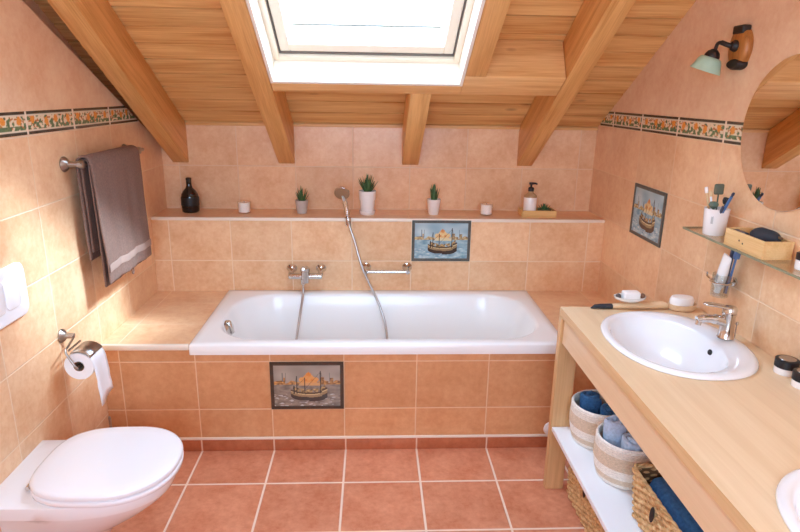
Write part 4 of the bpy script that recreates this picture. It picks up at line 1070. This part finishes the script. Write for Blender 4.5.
def wicker_basket(label, x0, x1, y0, y1, z, h, flare=.012):
    w = thing('wicker_basket', label, 'basket', ((x0+x1)/2, (y0+y1)/2, z), 'wicker baskets under the vanity')
    cx, cy = (x0+x1)/2, (y0+y1)/2; hx, hy = (x1-x0)/2, (y1-y0)/2
    per = 4*(hx+hy); ns = int(per/.027)//2*2+1
    base = rrect(0, 0, 1, 1, .001, n=1, side=2)
    def pt(s, e, zz):
        """point at arc length fraction s on the rounded outline, pushed out by e"""
        r = .022; ax, ay = hx + e, hy + e
        segs = [2*(ay-r), PI/2*r, 2*(ax-r), PI/2*r]*2; tot = sum(segs); d = (s % 1)*tot
        corners = ((ax-r, -(ay-r)), (ax-r, ay-r), (-(ax-r), ay-r), (-(ax-r), -(ay-r)))
        for k in range(8):
            if d <= segs[k] or k == 7: break
            d -= segs[k]
        q = k//2
        if k % 2 == 0:
            dirs = ((0,1), (-1,0), (0,-1), (1,0))[q]; st = ((ax, -(ay-r)), (ax-r, ay), (-ax, ay-r), (-(ax-r), -ay))[q]
            return V(cx+st[0]+dirs[0]*d, cy+st[1]+dirs[1]*d, zz)
        c = ((ax-r, ay-r), (-(ax-r), ay-r), (-(ax-r), -(ay-r)), (ax-r, -(ay-r)))[q]; a = q*PI/2 + d/r
        return V(cx+c[0]+r*math.cos(a), cy+c[1]+r*math.sin(a), zz)
    bm = bmesh.new(); rows = int(h/.0112)
    for i in range(rows):
        zz = z + .0095 + i*(h-.0195)/(rows-1); t = i/(rows-1); e = -flare*(1-t)
        m = ns*4; ph_ = PI*(i % 2)
        path = []
        for j in range(m):
            s = j/m; path.append(pt(s, e + .0045*math.sin(PI*ns*s*1.0 + ph_), zz + .0012*math.sin(j*.7+i)))
        sub = bmesh.new(); add_tube(sub, path, .0056, 6, closed=True)
        me = bpy.data.meshes.new('t'); sub.to_mesh(me); sub.free(); bm.from_mesh(me); bpy.data.meshes.remove(me)
    obj('woven_side', bm, M['wicker'], w)
    bm = bmesh.new(); st = bmesh.new()
    for j in range(ns):
        s = (j+.5)/ns; add_tube(bm, [pt(s, -flare, z+.004), pt(s, 0, z+h-.006)], .0034, 5)
    obj('stakes', bm, M['wicker'], w)
    bm = bmesh.new()
    for k in range(2):
        path = [pt(j/240, .002 + .004*math.cos(j*.55 + k*PI), z+h-.002+.004*math.sin(j*.55 + k*PI)) for j in range(240)]
        sub = tube(path, .0048, 6, closed=True); me = bpy.data.meshes.new('t'); sub.to_mesh(me); sub.free(); bm.from_mesh(me); bpy.data.meshes.remove(me)
    obj('braided_rim', bm, M['wicker'], w)
    n = 48
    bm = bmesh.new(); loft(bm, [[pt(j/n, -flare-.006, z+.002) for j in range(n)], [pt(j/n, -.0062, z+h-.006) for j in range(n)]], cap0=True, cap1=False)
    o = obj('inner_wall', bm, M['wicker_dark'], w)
    return w
wk = wicker_basket('open wicker basket with a blue towel on the white shelf', .992, 1.36, -1.22, -.868, ZH, .178)
obj('hand_hole', lathe([(.0,0),(.012,0),(.012,.002),(.0,.003)], 24, align((.9805, -1.045, ZH+.128), (-1,0,.07)) @ Matrix.Diagonal((1,2.2,1,1))), M['dark'], wk)
wk2 = wicker_basket('wicker basket on the floor beneath the white shelf', .972, 1.36, -.80, -.348, .0006, .225, .005)
obj('hand_hole', lathe([(.0,0),(.012,0),(.012,.002),(.0,.003)], 24, align((.9625, -.57, .165), (-1,0,.02)) @ Matrix.Diagonal((1,2.2,1,1))), M['dark'], wk2)
# folded blue towel in the open wicker basket
bm = bmesh.new()
rg = []
for i in range(25):
    t = i/24; y = -1.195 + .30*t; s_ = 1 - .35*abs(2*t-1)**6
    rg.append([V(1.075 + .058*s_*math.copysign(abs(math.cos(a))**.7, math.cos(a)), y, ZH + .105 + .070*s_*math.copysign(abs(math.sin(a))**.8, math.sin(a))) + .004*noise.noise_vector(V(a, y*20, 2)) for a in [2*PI*k/28 for k in range(28)]])
loft(bm, rg)
tag(obj('rolled_towel', bm, M['navy'], angle=80), 'plump blue towel lying lengthwise in the wicker basket', 'towel')

# ------------------------------------------------------------------ light
w = bpy.data.worlds.new('overcast_sky'); sc.world = w; w.use_nodes = True
bg = w.node_tree.nodes['Background']; bg.inputs[0].default_value = (.63, .92, 1.24, 1); bg.inputs[1].default_value = 12.8
def sun(direction, strength, angle, col):
    d = bpy.data.lights.new('sun', 'SUN'); d.energy = strength; d.angle = math.radians(angle); d.color = col
    o = bpy.data.objects.new('sun', d); COL.objects.link(o); o.rotation_euler = Vector(direction).to_track_quat('Z', 'Y').to_euler(); o.location = Vector(direction)*6
sun((1.0, -.05, 1.10), 7.5, 8, (.72, .92, 1.10))
def portal(loc, rot, sx, sy):
    d = bpy.data.lights.new('daylight_portal', 'AREA'); d.shape = 'RECTANGLE'; d.size = sx; d.size_y = sy; d.cycles.is_portal = True
    o = bpy.data.objects.new('daylight_portal', d); COL.objects.link(o); o.location = loc; o.rotation_euler = rot
pc_ = roofpt(.102, (LY+UY)/2, .26)
portal(pc_, (math.atan(-SL), 0, 0), .86, 1.3)
portal((.1, YR-.13, (WZ0+WZ1)/2), (PI/2, 0, 0), WX1-WX0, WZ1-WZ0)

# ------------------------------------------------------------------ camera
cam = bpy.data.cameras.new('camera'); co_ = bpy.data.objects.new('camera', cam); COL.objects.link(co_)
cam.sensor_width = 36; cam.lens = 598.9*36/800; cam.clip_start = .02
pi_, ya_, ro_ = .2814, .0471, .016
fw = V(math.sin(ya_)*math.cos(pi_), math.cos(ya_)*math.cos(pi_), -math.sin(pi_))
rt = V(math.cos(ya_), -math.sin(ya_), 0); up = rt.cross(fw)
cr, sr = math.cos(ro_), math.sin(ro_)
r2 = rt*cr + up*sr*1.0; u2 = up*cr - rt*sr
# picture x = rt*cos(roll) - down*sin(roll): matches the calibration of the photograph
co_.matrix_world = Matrix(((r2.x,u2.x,-fw.x,.1308),(r2.y,u2.y,-fw.y,-2.548),(r2.z,u2.z,-fw.z,1.6579),(0,0,0,1)))
sc.camera = co_

sc.view_settings.view_transform = 'Standard'; sc.view_settings.look = 'None'; sc.view_settings.gamma = 1; sc.view_settings.use_curve_mapping = False
sc.view_settings.exposure = 0.0
cy = sc.cycles; cy.use_denoising = True; cy.max_bounces = 12; cy.diffuse_bounces = 8; cy.glossy_bounces = 5; cy.transparent_max_bounces = 12
cy.sample_clamp_indirect = 8
cy.caustics_reflective = False; cy.caustics_refractive = False
